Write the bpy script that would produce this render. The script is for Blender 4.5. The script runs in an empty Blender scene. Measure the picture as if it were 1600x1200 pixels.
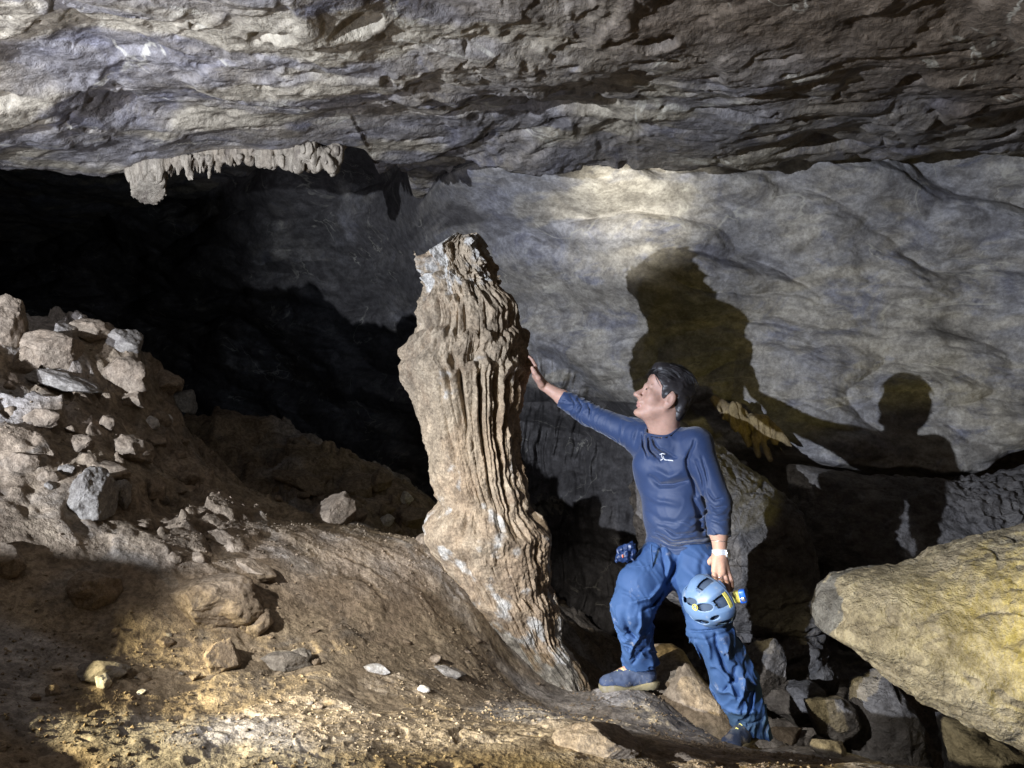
import bpy, math, random
import numpy as np
from mathutils import Vector
R = math.radians
C = bpy.context.scene
rng = np.random.default_rng(7)
F = 1333.0                                            # focal length in photo pixels (1600 wide)
def P(px, py, d):                                     # point of the place seen at a photo pixel, d metres ahead
    return np.array([(px-800)/F*d, d, (600-py)/F*d])

# ------------------------------------------------------------------ camera, world, lights
cam = bpy.data.objects.new('camera', bpy.data.cameras.new('camera'))
C.collection.objects.link(cam); C.camera = cam
cam.data.lens = 30; cam.data.sensor_width = 36; cam.data.clip_end = 200; cam.data.clip_start = .02
cam.location = (0, 0, 0); cam.rotation_euler = (R(90), 0, 0)
W = bpy.data.worlds.new('World'); C.world = W; W.use_nodes = True
W.node_tree.nodes['Background'].inputs[0].default_value = (.95, .72, .50, 1)
W.node_tree.nodes['Background'].inputs[1].default_value = .05
C.view_settings.view_transform = 'Standard'; C.view_settings.look = 'None'
C.view_settings.exposure = 0; C.view_settings.gamma = 1
C.render.engine = 'CYCLES'

def lamp(name, loc, target, power, color, angle=None, blend=.5, size=.02):
    l = bpy.data.lights.new(name, 'SPOT' if angle else 'POINT')
    l.energy = power; l.color = color; l.shadow_soft_size = size
    if angle: l.spot_size = R(angle); l.spot_blend = blend
    o = bpy.data.objects.new(name, l); C.collection.objects.link(o); o.location = loc
    if target is not None:
        o.rotation_euler = (Vector(target)-Vector(loc)).to_track_quat('-Z', 'Y').to_euler()
    return o
COOL = (.76, .84, 1.0)
lamp('torch_main', (-3.15, -.5, .12), (1.5, 5.5, .0), 2100, COOL, 86, .6, .018)
lamp('torch_ceiling', (-2.3, 1.2, -.3), (-1.9, 3.6, 1.25), 350, (.80, .84, 1.0), 80, 1., .03)
lamp('torch_behind_column', (.62, 5.05, .98), (.80, 5.9, 1.30), 62, (1.0, .98, .88), 78, 1.0, .05)
lamp('torch_right', (2.15, 2.55, -.78), (2.12, 3.4, -.92), 50, (1.0, .86, .20), 110, 1.0, .05)
lamp('torch_low_left', (-3.8, 1.1, .05), (-.85, 2.28, -.89), 1900, (1.0, .86, .50), 26, .8, .03)

lamp('fill_floor', (-1.75, .7, .75), (.0, 3.55, -1.0), 700, (.95, .92, .88), 36, .8, .02)  # added fill to brighten the floor centre, no lamp known here
lamp('fill_recess', (-.22, 5.4, .6), (-3.2, 9.5, .6), 85, (.60, .74, 1.0), 62, 1., .08)  # added cool fill lifting the black recess, no lamp known there

# ------------------------------------------------------------------ numpy noise
_G = np.array([[1,1,0],[-1,1,0],[1,-1,0],[-1,-1,0],[1,0,1],[-1,0,1],[1,0,-1],[-1,0,-1],
               [0,1,1],[0,-1,1],[0,1,-1],[0,-1,-1],[1,1,0],[0,-1,1],[-1,1,0],[0,-1,-1]], np.float32)
def _h(i, j, k, seed):
    h = (i*np.uint32(374761393)+j*np.uint32(668265263)+k*np.uint32(2246822519)+np.uint32((seed*3266489917) & 0xffffffff))
    h = (h ^ (h >> np.uint32(13)))*np.uint32(1274126177)
    return h ^ (h >> np.uint32(16))
def noise(x, y, z=0., seed=0):
    x, y, z = np.broadcast_arrays(np.asarray(x, np.float32), np.asarray(y, np.float32), np.asarray(z, np.float32))
    fx, fy, fz = np.floor(x), np.floor(y), np.floor(z)
    i, j, k = [a.astype(np.int64).astype(np.uint32) for a in (fx, fy, fz)]
    x, y, z = x-fx, y-fy, z-fz
    u, v, w = [t*t*t*(t*(t*6-15)+10) for t in (x, y, z)]
    out = 0
    for a in (0, 1):
        for b in (0, 1):
            for c in (0, 1):
                g = _G[_h(i+np.uint32(a), j+np.uint32(b), k+np.uint32(c), seed) & np.uint32(15)]
                d = g[..., 0]*(x-a)+g[..., 1]*(y-b)+g[..., 2]*(z-c)
                out = out+d*(u if a else 1-u)*(v if b else 1-v)*(w if c else 1-w)
    return out
def fbm(x, y, z=0., o=5, seed=0, gain=.5, ridged=False):
    s, a, f, t = 0, 1., 1., 0
    for q in range(o):
        n = noise(x*f, y*f, z*f, seed+q*17)
        if ridged: n = 1-2*np.minimum(np.abs(n)*2.2, 1)
        s = s+a*n; t += a; a *= gain; f *= 2.03
    return s/t*(1 if ridged else 1.6)
def stones(x, y, seed, lo=.15, hi=.45, dens=.6):      # half-buried pebbles: domes on a jittered 2-D grid
    fx, fy = np.floor(x), np.floor(y)
    out = np.zeros(np.shape(x), np.float32)
    for a in (-1, 0, 1):
        for b in (-1, 0, 1):
            i, j = (fx+a).astype(np.int64).astype(np.uint32), (fy+b).astype(np.int64).astype(np.uint32)
            h = _h(i, j, np.uint32(5), seed)
            r1, r2, r3, r4 = [((h >> np.uint32(s)) & np.uint32(255)).astype(np.float32)/255 for s in (0, 8, 16, 24)]
            rad = lo+(hi-lo)*r3*r3
            an = r4*6.28; dx = x-(fx+a+.5+(r1-.5)*.9); dy = y-(fy+b+.5+(r2-.5)*.9)
            ex = dx*np.cos(an)+dy*np.sin(an); ey = (-dx*np.sin(an)+dy*np.cos(an))*1.5
            d = np.maximum(np.abs(ex)*.75+np.abs(ey)*.75, np.sqrt(ex*ex+ey*ey))/rad
            dome = np.sqrt(np.maximum(0, 1-d*d))*rad*(r4*1.0 < dens)
            out = np.maximum(out, dome)
    return out
def sstep(a, b, t):
    t = np.clip((t-a)/(b-a), 0, 1); return t*t*(3-2*t)
def terrace(h, s, sharp=.8):                          # ledges with steep risers
    q = h/s; f = np.floor(q); r = q-f
    return (f+(1-sharp)*r+sharp*sstep(.78, 1.0, r))*s
class TPS:                                            # smooth surface through scattered points
    def __init__(s, pts, lam=1e-3):
        p = np.array(pts, float); s.c = p[:, :2]; n = len(p)
        K = s.k(np.linalg.norm(s.c[:, None]-s.c[None], axis=2))+lam*np.eye(n)
        Q = np.c_[np.ones(n), s.c]; A = np.block([[K, Q], [Q.T, np.zeros((3, 3))]])
        s.w = np.linalg.solve(A, np.r_[p[:, 2], 0, 0, 0])
    @staticmethod
    def k(r): return np.where(r > 1e-9, r*r*np.log(np.maximum(r, 1e-9)), 0)
    def __call__(s, x, y):
        sh = np.shape(x); x = np.ravel(x); y = np.ravel(y); o = s.w[-3]+s.w[-2]*x+s.w[-1]*y
        for i, c in enumerate(s.c): o = o+s.w[i]*s.k(np.hypot(x-c[0], y-c[1]))
        return o.reshape(sh)

# ------------------------------------------------------------------ objects
def tag(o, label=None, cat=None, group=None, kind=None):
    if label: o['label'] = label
    if cat: o['category'] = cat
    if group: o['group'] = group
    if kind: o['kind'] = kind
    return o
def mesh_obj(name, v, f, mat, parent=None, origin=None, smooth=True):
    v = np.asarray(v, np.float32).reshape(-1, 3)
    org = np.array(origin if origin is not None else (parent['_o'] if parent is not None and '_o' in parent else (0, 0, 0)), np.float32)
    v = v-org
    f = np.asarray(f, np.int32); k = f.shape[1]
    me = bpy.data.meshes.new(name)
    me.vertices.add(len(v)); me.vertices.foreach_set('co', v.ravel())
    me.loops.add(f.size); me.loops.foreach_set('vertex_index', f.ravel())
    me.polygons.add(len(f)); me.polygons.foreach_set('loop_start', np.arange(0, f.size, k, dtype=np.int32))
    me.polygons.foreach_set('use_smooth', np.full(len(f), smooth))
    me.update(calc_edges=True)
    if mat: me.materials.append(mat)
    o = bpy.data.objects.new(name, me); C.collection.objects.link(o)
    if parent is not None: o.parent = parent; 
    else: o.location = org
    return o
def setorg(o, org): o['_o'] = [float(a) for a in org]; return o
def empty(name, loc):
    o = bpy.data.objects.new(name, None); C.collection.objects.link(o); o.location = loc; return setorg(o, loc)
def grid_faces(nr, nc, wrap=False, flip=False):
    i = np.arange(nr-1)[:, None]; j = np.arange(nc if wrap else nc-1)[None]
    a = i*nc+j; b = i*nc+(j+1) % nc; c = (i+1)*nc+(j+1) % nc; d = (i+1)*nc+j
    f = np.stack([a, b, c, d], -1).reshape(-1, 4)
    return f[:, ::-1] if flip else f
def shader(o, name, vals):
    at = o.data.attributes.new(name, 'FLOAT', 'POINT'); at.data.foreach_set('value', np.asarray(vals, np.float32).ravel())

# ------------------------------------------------------------------ materials
def nt(m): return m.node_tree.nodes, m.node_tree.links
def rock_mat(name, ca, cb, cc, sc=1.0, bump=.5, fine=.6, stretch=(1, 1, 1), veins=0., rough=.85, spec=.25, speck=.3, crack=0., attr=None, rot=(0,0,0), attr2=None):
    m = bpy.data.materials.new(name); m.use_nodes = True; N, L = nt(m)
    b = N['Principled BSDF']; b.inputs['Roughness'].default_value = rough
    b.inputs['Specular IOR Level'].default_value = spec
    tc = N.new('ShaderNodeTexCoord'); mp = N.new('ShaderNodeMapping'); mp.inputs['Scale'].default_value = stretch
    mp.inputs['Rotation'].default_value = rot
    L.new(tc.outputs['Object'], mp.inputs[0])
    def nz(scale, det=8, rg=.6, dist=0., iso=False):
        n = N.new('ShaderNodeTexNoise'); n.inputs['Scale'].default_value = scale*sc; n.inputs['Detail'].default_value = det
        n.inputs['Roughness'].default_value = rg; n.inputs['Distortion'].default_value = dist
        L.new(tc.outputs['Object'] if iso else mp.outputs[0], n.inputs['Vector']); return n.outputs[0]
    def ramp(src, a, c):
        r = N.new('ShaderNodeMapRange'); r.inputs[1].default_value = a; r.inputs[2].default_value = c; r.interpolation_type = 'SMOOTHSTEP'
        L.new(src, r.inputs[0]); return r.outputs[0]
    def mix(f, x, y, mode='MIX'):
        n = N.new('ShaderNodeMix'); n.data_type = 'RGBA'; n.blend_type = mode
        if isinstance(f, (int, float)): n.inputs[0].default_value = f
        else: L.new(f, n.inputs[0])
        for s, v in ((6, x), (7, y)):
            if isinstance(v, tuple): n.inputs[s].default_value = (*v, 1)
            else: L.new(v, n.inputs[s])
        return n.outputs[2]
    def mth(op, x, y):
        n = N.new('ShaderNodeMath'); n.operation = op
        for s, v in ((0, x), (1, y)):
            if isinstance(v, (int, float)): n.inputs[s].default_value = v
            else: L.new(v, n.inputs[s])
        return n.outputs[0]
    col = mix(ramp(nz(1.3, 6, .6, .6), .38, .62), ca, cb)
    col = mix(ramp(nz(2.7, 7, .65, 1.0), .50, .68), col, cc)
    for attr in [q for q in (attr, attr2) if q]:
        at = N.new('ShaderNodeAttribute'); at.attribute_name = attr[0]
        col = mix(ramp(at.outputs['Fac'], 0., 1.), col, attr[1])
    n9 = nz(9, 6, .7, .3)
    col = mix(.75, col, mix(ramp(n9, .30, .72), (.45, .43, .42), (1.45, 1.45, 1.45)), 'MULTIPLY')
    n40 = nz(45, 4, .75, 0, True)
    col = mix(speck, col, mix(ramp(n40, .38, .60), (.35, .34, .33), (1.3, 1.3, 1.3)), 'MULTIPLY')
    if veins:
        v = N.new('ShaderNodeTexNoise'); v.inputs['Scale'].default_value = 1.1*sc; v.inputs['Detail'].default_value = 5; v.inputs['Distortion'].default_value = 1.2
        L.new(mp.outputs[0], v.inputs['Vector'])
        line = mth('ABSOLUTE', mth('SUBTRACT', v.outputs[0], .5), 0)
        msk = mth('MULTIPLY', ramp(line, .010, .002), ramp(nz(1.9, 3), .48, .60))
        col = mix(mth('MULTIPLY', msk, veins), col, (.62, .58, .47))
    L.new(col, b.inputs['Base Color'])
    h = mth('ADD', mth('MULTIPLY', n9, 1.0), mth('MULTIPLY', nz(26, 4, .7, 0), .42*fine/.6))
    h = mth('ADD', h, mth('MULTIPLY', n40, .16*fine/.6))
    if crack:
        vo = N.new('ShaderNodeTexVoronoi'); vo.feature = 'DISTANCE_TO_EDGE'; vo.inputs['Scale'].default_value = 3.2*sc
        wv = N.new('ShaderNodeMix'); wv.data_type = 'VECTOR'; wv.inputs[0].default_value = .22
        w = N.new('ShaderNodeTexNoise'); w.inputs['Scale'].default_value = 4*sc; w.inputs['Detail'].default_value = 6
        L.new(mp.outputs[0], w.inputs['Vector']); L.new(mp.outputs[0], wv.inputs[4]); L.new(w.outputs[1], wv.inputs[5])
        L.new(wv.outputs[1], vo.inputs['Vector'])
        h = mth('ADD', h, mth('MULTIPLY', ramp(vo.outputs['Distance'], 0., .035), crack))
    bp = N.new('ShaderNodeBump'); bp.inputs['Strength'].default_value = 1.0; bp.inputs['Distance'].default_value = .035*bump
    L.new(h, bp.inputs['Height']); L.new(bp.outputs[0], b.inputs['Normal'])
    return m
def plain_mat(name, col, rough=.6, spec=.4, metal=0., noise_amt=.2, nscale=30, bump=0., bscale=400, sss=0, dust=None, col2=None, wrinkle=0):
    m = bpy.data.materials.new(name); m.use_nodes = True; N, L = nt(m); b = N['Principled BSDF']
    b.inputs['Roughness'].default_value = rough; b.inputs['Specular IOR Level'].default_value = spec; b.inputs['Metallic'].default_value = metal
    tc = N.new('ShaderNodeTexCoord'); n = N.new('ShaderNodeTexNoise'); n.inputs['Scale'].default_value = nscale; n.inputs['Detail'].default_value = 6
    L.new(tc.outputs['Object'], n.inputs['Vector'])
    mx = N.new('ShaderNodeMix'); mx.data_type = 'RGBA'; L.new(n.outputs[0], mx.inputs[0])
    mx.inputs[6].default_value = (*[c*(1-noise_amt) for c in col], 1); mx.inputs[7].default_value = (*[min(1, c*(1+noise_amt)) for c in (col2 or col)], 1)
    out = mx.outputs[2]
    if dust:
        n2 = N.new('ShaderNodeTexNoise'); n2.inputs['Scale'].default_value = dust[2]; n2.inputs['Detail'].default_value = 9; n2.inputs['Roughness'].default_value = .7
        L.new(tc.outputs['Object'], n2.inputs['Vector'])
        r = N.new('ShaderNodeMapRange'); r.inputs[1].default_value = dust[1]; r.inputs[2].default_value = dust[1]+.12; r.inputs[4].default_value = dust[3]
        L.new(n2.outputs[0], r.inputs[0]); m2 = N.new('ShaderNodeMix'); m2.data_type = 'RGBA'
        L.new(r.outputs[0], m2.inputs[0]); L.new(out, m2.inputs[6]); m2.inputs[7].default_value = (*dust[0], 1); out = m2.outputs[2]
    L.new(out, b.inputs['Base Color'])
    if sss:
        b.inputs['Subsurface Weight'].default_value = sss; b.inputs['Subsurface Radius'].default_value = (.01, .004, .002); b.inputs['Subsurface Scale'].default_value = .6
    if bump:
        n3 = N.new('ShaderNodeTexNoise'); n3.inputs['Scale'].default_value = bscale; n3.inputs['Detail'].default_value = 4
        L.new(tc.outputs['Object'], n3.inputs['Vector']); bp = N.new('ShaderNodeBump'); bp.inputs['Distance'].default_value = bump; bp.inputs['Strength'].default_value = 1
        L.new(n3.outputs[0], bp.inputs['Height']); L.new(bp.outputs[0], b.inputs['Normal'])
        if wrinkle:
            n4 = N.new('ShaderNodeTexNoise'); n4.inputs['Scale'].default_value = 26; n4.inputs['Detail'].default_value = 3; n4.inputs['Distortion'].default_value = 1.6
            L.new(tc.outputs['Object'], n4.inputs['Vector']); ab = N.new('ShaderNodeMath'); ab.operation = 'SUBTRACT'; ab.inputs[1].default_value = .5; L.new(n4.outputs[0], ab.inputs[0])
            a2 = N.new('ShaderNodeMath'); a2.operation = 'ABSOLUTE'; L.new(ab.outputs[0], a2.inputs[0])
            r4 = N.new('ShaderNodeMapRange'); r4.inputs[1].default_value = 0; r4.inputs[2].default_value = .10; L.new(a2.outputs[0], r4.inputs[0])
            b4 = N.new('ShaderNodeBump'); b4.inputs['Distance'].default_value = wrinkle; b4.inputs['Strength'].default_value = .6
            L.new(r4.outputs[0], b4.inputs['Height']); L.new(bp.outputs[0], b4.inputs['Normal']); L.new(b4.outputs[0], b.inputs['Normal'])
    return m
M = {}
M['mud'] = rock_mat('cave_mud', (.25, .195, .14), (.30, .24, .165), (.225, .195, .16), 1.0, .34, 1.3, speck=.5, rough=.95, spec=.12, attr=('pale', (.33, .30, .27)))
M['ceiling'] = rock_mat('ceiling_limestone', (.195, .182, .18), (.265, .23, .18), (.16, .153, .172), 1.0, .45, .8, (1, 1, 1), veins=.5, rough=.7, spec=.4, speck=.35, crack=.06, attr=('pale', (.33, .29, .22)), attr2=('stain_shade', (.15, .115, .082)))
M['wall'] = rock_mat('wall_limestone', (.24, .232, .235), (.30, .275, .235), (.18, .177, .20), 1.0, .34, .7, (1, 1, 1.4), veins=.3, rough=.75, spec=.35, speck=.3, crack=0, rot=(0, R(12), 0), attr=('pale', (.35, .32, .27)), attr2=('stain_shade', (.085, .078, .075)))
M['darkrock'] = rock_mat('slab_limestone', (.15, .14, .135), (.18, .165, .15), (.12, .115, .115), 1.2, .7, .8, (1, 1, 1.6), rough=.8, spec=.3, speck=.3, crack=.12, rot=(0, R(25), 0))
M['boulder'] = rock_mat('tan_boulder', (.31, .27, .19), (.34, .30, .23), (.21, .18, .13), 1.6, .9, 1.0, veins=.12, rough=.85, spec=.2, speck=.3, crack=.05)
M['stone_tan'] = rock_mat('tan_stone', (.25, .195, .14), (.29, .235, .175), (.22, .175, .13), 4, .25, .8, rough=.9, spec=.15)
M['stone_grey'] = rock_mat('grey_stone', (.24, .215, .185), (.285, .26, .225), (.21, .19, .17), 4, .25, .8, rough=.85, spec=.2)
M['stone_white'] = rock_mat('pale_stone', (.5, .47, .42), (.6, .58, .55), (.42, .38, .32), 6, .15, .6, rough=.8, spec=.25)
M['flow'] = rock_mat('flowstone', (.29, .215, .14), (.33, .265, .185), (.24, .175, .115), 2.2, .22, .9, (1, 1, .7), rough=.75, spec=.3, speck=.45, attr=('pale', (.43, .41, .37)))
M['drape'] = rock_mat('dripstone', (.23, .19, .14), (.31, .27, .21), (.17, .14, .11), 4, .25, .8, (1, 1, .4), rough=.75, spec=.3, attr=None)
M['ochre'] = rock_mat('ochre_dripstone', (.30, .23, .12), (.24, .18, .10), (.16, .12, .08), 4, .3, .8, (1, 1, .4), rough=.75, spec=.3)

# ------------------------------------------------------------------ ground
G = [  # photo pixel, photo pixel, metres ahead
 (-400,1080,1.9),(0,1200,2.0),(400,1200,2.1),(800,1200,2.2),(1200,1200,2.25),(1600,1250,2.3),
 (0,1130,2.2),(400,1130,2.35),(700,1140,2.5),(950,1150,2.45),(1150,1180,2.4),
 (0,1050,2.45),(300,1060,2.6),(600,1070,2.9),(850,1110,3.1),(1100,1152,3.1),(1300,1185,3.1),(1420,1215,3.1),
 (-200,980,2.4),(0,985,2.65),(200,975,2.8),(430,955,3.05),(650,1000,3.3),(800,1078,3.42),(920,1102,3.45),(745,968,3.68),(800,1034,3.68),(845,1070,3.68),(905,1092,3.70),(1000,1076,3.62),(960,1074,3.62),
 (1060,1120,3.5),(1165,1163,3.46),(1250,1170,3.5),(1330,1190,3.6),
 (-200,850,2.6),(0,870,2.85),(130,860,3.0),(300,900,3.05),(450,870,3.4),(600,880,3.7),(712,925,3.72),(680,850,4.0),
 (0,740,3.1),(150,770,3.25),(300,790,3.6),(430,810,4.0),(460,790,4.35),(560,820,4.3),(600,842,4.15),
 (-200,560,3.2),(0,640,3.4),(120,640,3.6),(230,700,3.85),(300,700,4.25),
 (-300,430,3.7),(0,530,3.7),(60,512,4.1),(160,520,4.25),(215,560,4.3),(270,620,4.4),(0,475,4.2)]
pts = [tuple(P(*g)) for g in G]
pts += [(-1.2,5.2,-1.0),(-.3,5.2,-1.5),(-2.4,5.4,-.6),(.6,4.6,-2.0),(1.3,4.3,-2.1),(2.0,3.6,-1.9),(3.0,3.6,-2.0),(3,2.4,-1.35),(2.2,2.0,-1.15),(.5,5.6,-2.1),(2,5.5,-2.4),(4,5.5,-2.4),
        tuple(P(665,800,5.6)),tuple(P(570,738,5.9)),tuple(P(460,716,5.9)),tuple(P(330,655,6.2)),tuple(P(620,850,5.2)),tuple(P(520,800,5.2)),
        (-2.8,8,-.9),(-.8,8,-1.6),(-4.2,5.2,.4),(-4.5,8,-.2),(-5,2,.3),(-4,.5,-.6),(0,.3,-1.3),(0,-2,-1.5),(4,-1,-1.5),(-4,-2,-1.2),(-3.0,1.6,-.55),(-2,1.3,-.95),
        (0,12,-2.5),(-6,12,-.5),(5,10,-3)]
gz = TPS([(a, b, c) for a, b, c in pts], 2e-3)
def ground_h(x, y, detail=True):
    z = gz(x, y)
    near = 1-sstep(6.5, 9, y)
    w = fbm(x*1.1, y*1.1, 3., 2, 5)*.25
    rub = sstep(-.9, -1.35, x+w*.6)*sstep(2.9, 3.4, y)              # the rubbly bank at the left
    rub = np.maximum(rub, sstep(4.9, 5.4, y)*.8)
    z = z+fbm(x*.9, y*.9, 0., 3, 11)*.05
    t = fbm(x*2.3+y*.7, y*2.3, 0., 5, 23)*(.07+.09*rub)
    z = z+rub*(terrace(t, .06, .7)*1.15)+(1-rub)*terrace(t*.35, .02, .4)
    if not detail: return z
    wx = x+fbm(x*6, y*6, 0, 3, 31)*.05; wy = y+fbm(x*6, y*6, 7., 3, 37)*.05
    z = z+stones(wx*3.1, wy*3.1, 3, .12, .5, .55)*(.03+.08*rub)
    z = z+stones(wx*7.5, wy*7.5, 5, .12, .5, .45+.3*rub)*(.014+.04*rub)
    z = z+stones(wx*17, wy*17, 9, .12, .5, .5)*(.009+.018*rub)*(.35+1.0*sstep(-.1, .35, fbm(x*2, y*2, 1., 2, 77)))
    z = z+stones(wx*38, wy*38, 13, .1, .5, .45)*.008
    z = z+fbm(x*7, y*7, 0., 4, 41)*(.005+.012*rub)+fbm(x*28, y*28, 0., 3, 43)*(.002+.002*rub)
    c = fbm(x*3.2, y*5., 0., 3, 51, ridged=True)                    # little scarps and runnels
    z = z-sstep(.62, .85, c)*.010
    return z.astype(np.float32)
nc, nr = 1150, 980
u = np.linspace(-1, 1, nc); u = u*.72+np.sign(u)*np.abs(u)**5*1.6
yy = .75*np.exp(np.linspace(0, math.log(14/.75), nr))
Y, U = np.meshgrid(yy, u, indexing='ij'); X = U*Y
Z = ground_h(X, Y)
gv = np.stack([X, Y, Z], -1)
ground = mesh_obj('ground', gv, grid_faces(nr, nc), M['mud'])
shader(ground, 'pale', sstep(.0, .45, fbm(X*1.1, Y*1.6, 0., 3, 88)+.35*sstep(-.9, .2, X)*sstep(2.7, 3.2, Y)))
tag(ground, 'sloping brown mud and rubble floor of the cave', kind='structure')
def gh(x, y): return float(ground_h(np.array([x]), np.array([y]))[0])

# ------------------------------------------------------------------ ceiling
ct = TPS([tuple(P(*g)) for g in [(-300,120,3.0),(0,0,2.75),(400,0,2.75),(800,0,2.8),(1200,0,2.8),(1600,0,2.8),(2000,60,2.8),
    (0,130,3.4),(400,130,3.5),(800,130,3.6),(1200,110,3.5),(1600,110,3.4),
    (0,262,4.6),(170,275,4.7),(350,240,4.7),(530,235,4.7),(-400,250,4.3),
    (700,232,4.9),(1000,262,5.2),(1200,262,5.2),(1400,250,5.1),(1600,222,5.0),(2000,180,5),
    (1000,205,4.6),(800,190,4.4),(500,190,4.2),(1400,195,4.5)]]+[(0,0,1.35),(-3,0,1.3),(3,0,1.4),(0,-2,1.4),(0,6.2,1.30),(3,6.2,1.45),(5,6,1.5)], 1e-3)
def ceil_h(x, y):
    z0 = ct(x, y); z = z0*1.
    wx = x+fbm(x*.8, y*.8, 2., 3, 61)*.5; wy = y+fbm(x*.8, y*.8, 9., 3, 67)*.35
    t = fbm(wx*1.0, wy*1.05, 0., 5, 71, .42)*.24
    z = z+terrace(t, .07, .45)*.42
    t2 = fbm(wx*3.2+wy, wy*3.6, 0., 4, 73)*.026
    z = z+terrace(t2, .018, .6)*.8
    z = z+fbm(x*1.3, y*1.3, 0., 3, 79)*.05
    z = z+fbm(x*7, y*9, 0., 5, 83)*.009+fbm(x*30, y*38, 0., 3, 89)*.003
    c = fbm(wx*1.6+wy*1.2, wy*2.2-wx*.8, 0., 3, 97, ridged=True)
    z = z+sstep(.72, .9, c)*.03
    sl = noise(x*1.1+.3*y, y*5.5-.5*x, 0., 115); z = z+sstep(.30, .48, sl)*.07*sstep(3.9, 4.3, y)*sstep(-.9, -.4, x)
    p = noise(x*5, y*5, 0., 101); z = z+sstep(.42, .6, p)*.05             # pockets
    z = z0+(z-z0)*(1-.6*np.exp(-((y-4.6)/.35)**2)*(x < -.8))
    lip = 4.72+.12*fbm(x*1.7, 0*x, 0., 4, 107)+.06*fbm(x*7, 0*x, 1., 3, 109)
    left = 1-sstep(-.97, -.80, x)
    lip2 = 5.18+.10*fbm(x*1.3, 0*x, 3., 4, 111); z = z+(1-left)*sstep(0, .12, y-lip2)*.30
    z = z+left*sstep(0, .3, y-lip)*.9+left*sstep(.3, 3, y-lip)*.5
    return z
nc, nr = 1100, 620
u = np.linspace(-1, 1, nc); u = u*.75+np.sign(u)*np.abs(u)**5*.9
yy = 1.2*np.exp(np.linspace(0, math.log(15/1.2), nr))
Y, U = np.meshgrid(yy, u, indexing='ij'); X = U*Y
Z = ceil_h(X, Y)
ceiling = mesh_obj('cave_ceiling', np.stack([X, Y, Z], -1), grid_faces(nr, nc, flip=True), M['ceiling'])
shader(ceiling, 'stain_shade', sstep(-.2, .9, X*.55-(Y-3.0)*.75+.1+.5*fbm(X*1.2, Y*1.2, 2., 4, 118)))  # brown rock, also coloured darker where the main torch should not reach
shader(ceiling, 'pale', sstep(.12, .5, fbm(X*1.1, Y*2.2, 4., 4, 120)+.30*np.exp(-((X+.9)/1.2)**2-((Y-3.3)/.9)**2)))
tag(ceiling, 'low limestone ceiling with overlapping grey ledges', kind='structure')

# ------------------------------------------------------------------ wall
wt = TPS([(a[0], a[2], a[1]) for a in [P(*g) for g in [
    (700,235,6.3),(1000,255,5.75),(1300,250,5.55),(1600,215,5.4),(1800,200,5.2),
    (700,330,6.6),(900,320,6.0),(1200,330,5.8),(1600,330,5.6),
    (860,450,6.6),(1000,450,6.1),(1200,450,5.95),(1400,450,5.7),(1600,450,5.5),(1900,450,5.1),
    (860,560,6.9),(1000,580,6.3),(1200,600,5.85),(1400,600,5.6),(1600,600,5.4),
    (1130,660,6.0),(1330,720,5.65),(1470,735,5.55),(1600,690,5.5),(1900,690,5.2),
    (700,450,8.2),(600,330,8.8),(450,300,9.6),(430,450,10.5),(600,600,9.8),(700,700,8.6),
    (200,300,12.0),(200,500,13.),(0,400,14.),(-300,400,14.),(-700,400,12)]]]
   +[(.4,-1.2,6.6),(1.5,-1.6,6.4),(3,-1.6,6.3),(5,-1.6,6.0),(-.6,-1.5,7.6),(0,-2.8,7),(3,-3,7),(-4,-2,12),(-4,3,11),(0,3,6.0),(3,3,5.0),(-8,0,12)], 1e-3)
nc, nr = 1250, 780
a = np.linspace(-1, 1, nc)
zz = np.linspace(-3.2, 3.2, nr); zz = np.sign(zz)*np.abs(zz/3.2)**1.35*3.2
xx = np.interp(a, [-1, -.35, 1], [-13, -1.2, 5.2])
Zg, Xg = np.meshgrid(zz, xx, indexing='ij')
Yg = wt(Xg, Zg)
wx = Xg+fbm(Xg*.7, Zg*.7, 1., 3, 130)*.25; wz = Zg+fbm(Xg*.9, Zg*.9, 6., 4, 131)*.14+.10*Xg
edge = -.42-.13*sstep(1.0, 2.9, Xg)+.25*sstep(3.0, 3.6, Xg)+.75*sstep(1.3, .2, Xg)+.05*fbm(Xg*2, 0*Xg, 0., 4, 133)
under = 1-sstep(-.13, 0., Zg-edge)
Yg = Yg+under*(.55*sstep(-.2, 1.2, Xg))+.8*np.exp(-((Xg-.35)/.55)**2)*sstep(.1, -.5, Zg)
Yg = Yg-(.10*np.exp(-((Zg-edge-.10)/.14)**2))*sstep(.3, 1.2, Xg)
bil = 0
for q, (fq, am) in enumerate(((.62, 1.), (1.35, .42), (2.9, .11), (6.3, .035))):
    bil = bil+am*np.abs(noise(wx*fq+q*7.3, wz*fq*2.7+q*3.1+wx*fq*.15, q*1.7, 137+q))
Yg = Yg-.46*bil+.14+fbm(wx*.9, wz*1.4, 3., 3, 138, .45)*.12
Yg = Yg+fbm(wx*2.0, wz*4.2, 0., 4, 139)*.018
lg = fbm(wx*1.1, wz*4.2, 2., 4, 143, ridged=True)
Yg = Yg+sstep(.80, .97, lg)*.03*sstep(-.1, .3, noise(Xg*.9, Zg*2, 0., 144))
Yg = Yg+fbm(wx*12, wz*18, 0., 4, 149)*.006
flute = fbm(Xg*5+fbm(Xg*2, Zg*2, 0, 2, 9)*.3, Zg*.8, 0., 4, 151, ridged=True)
Yg = Yg-flute*.10*under*sstep(1.2, .6, Xg)*sstep(-.8, 0, Xg)
wall = mesh_obj('cave_wall', np.stack([Xg, Yg, Zg], -1), grid_faces(nr, nc), M['wall'])
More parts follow.
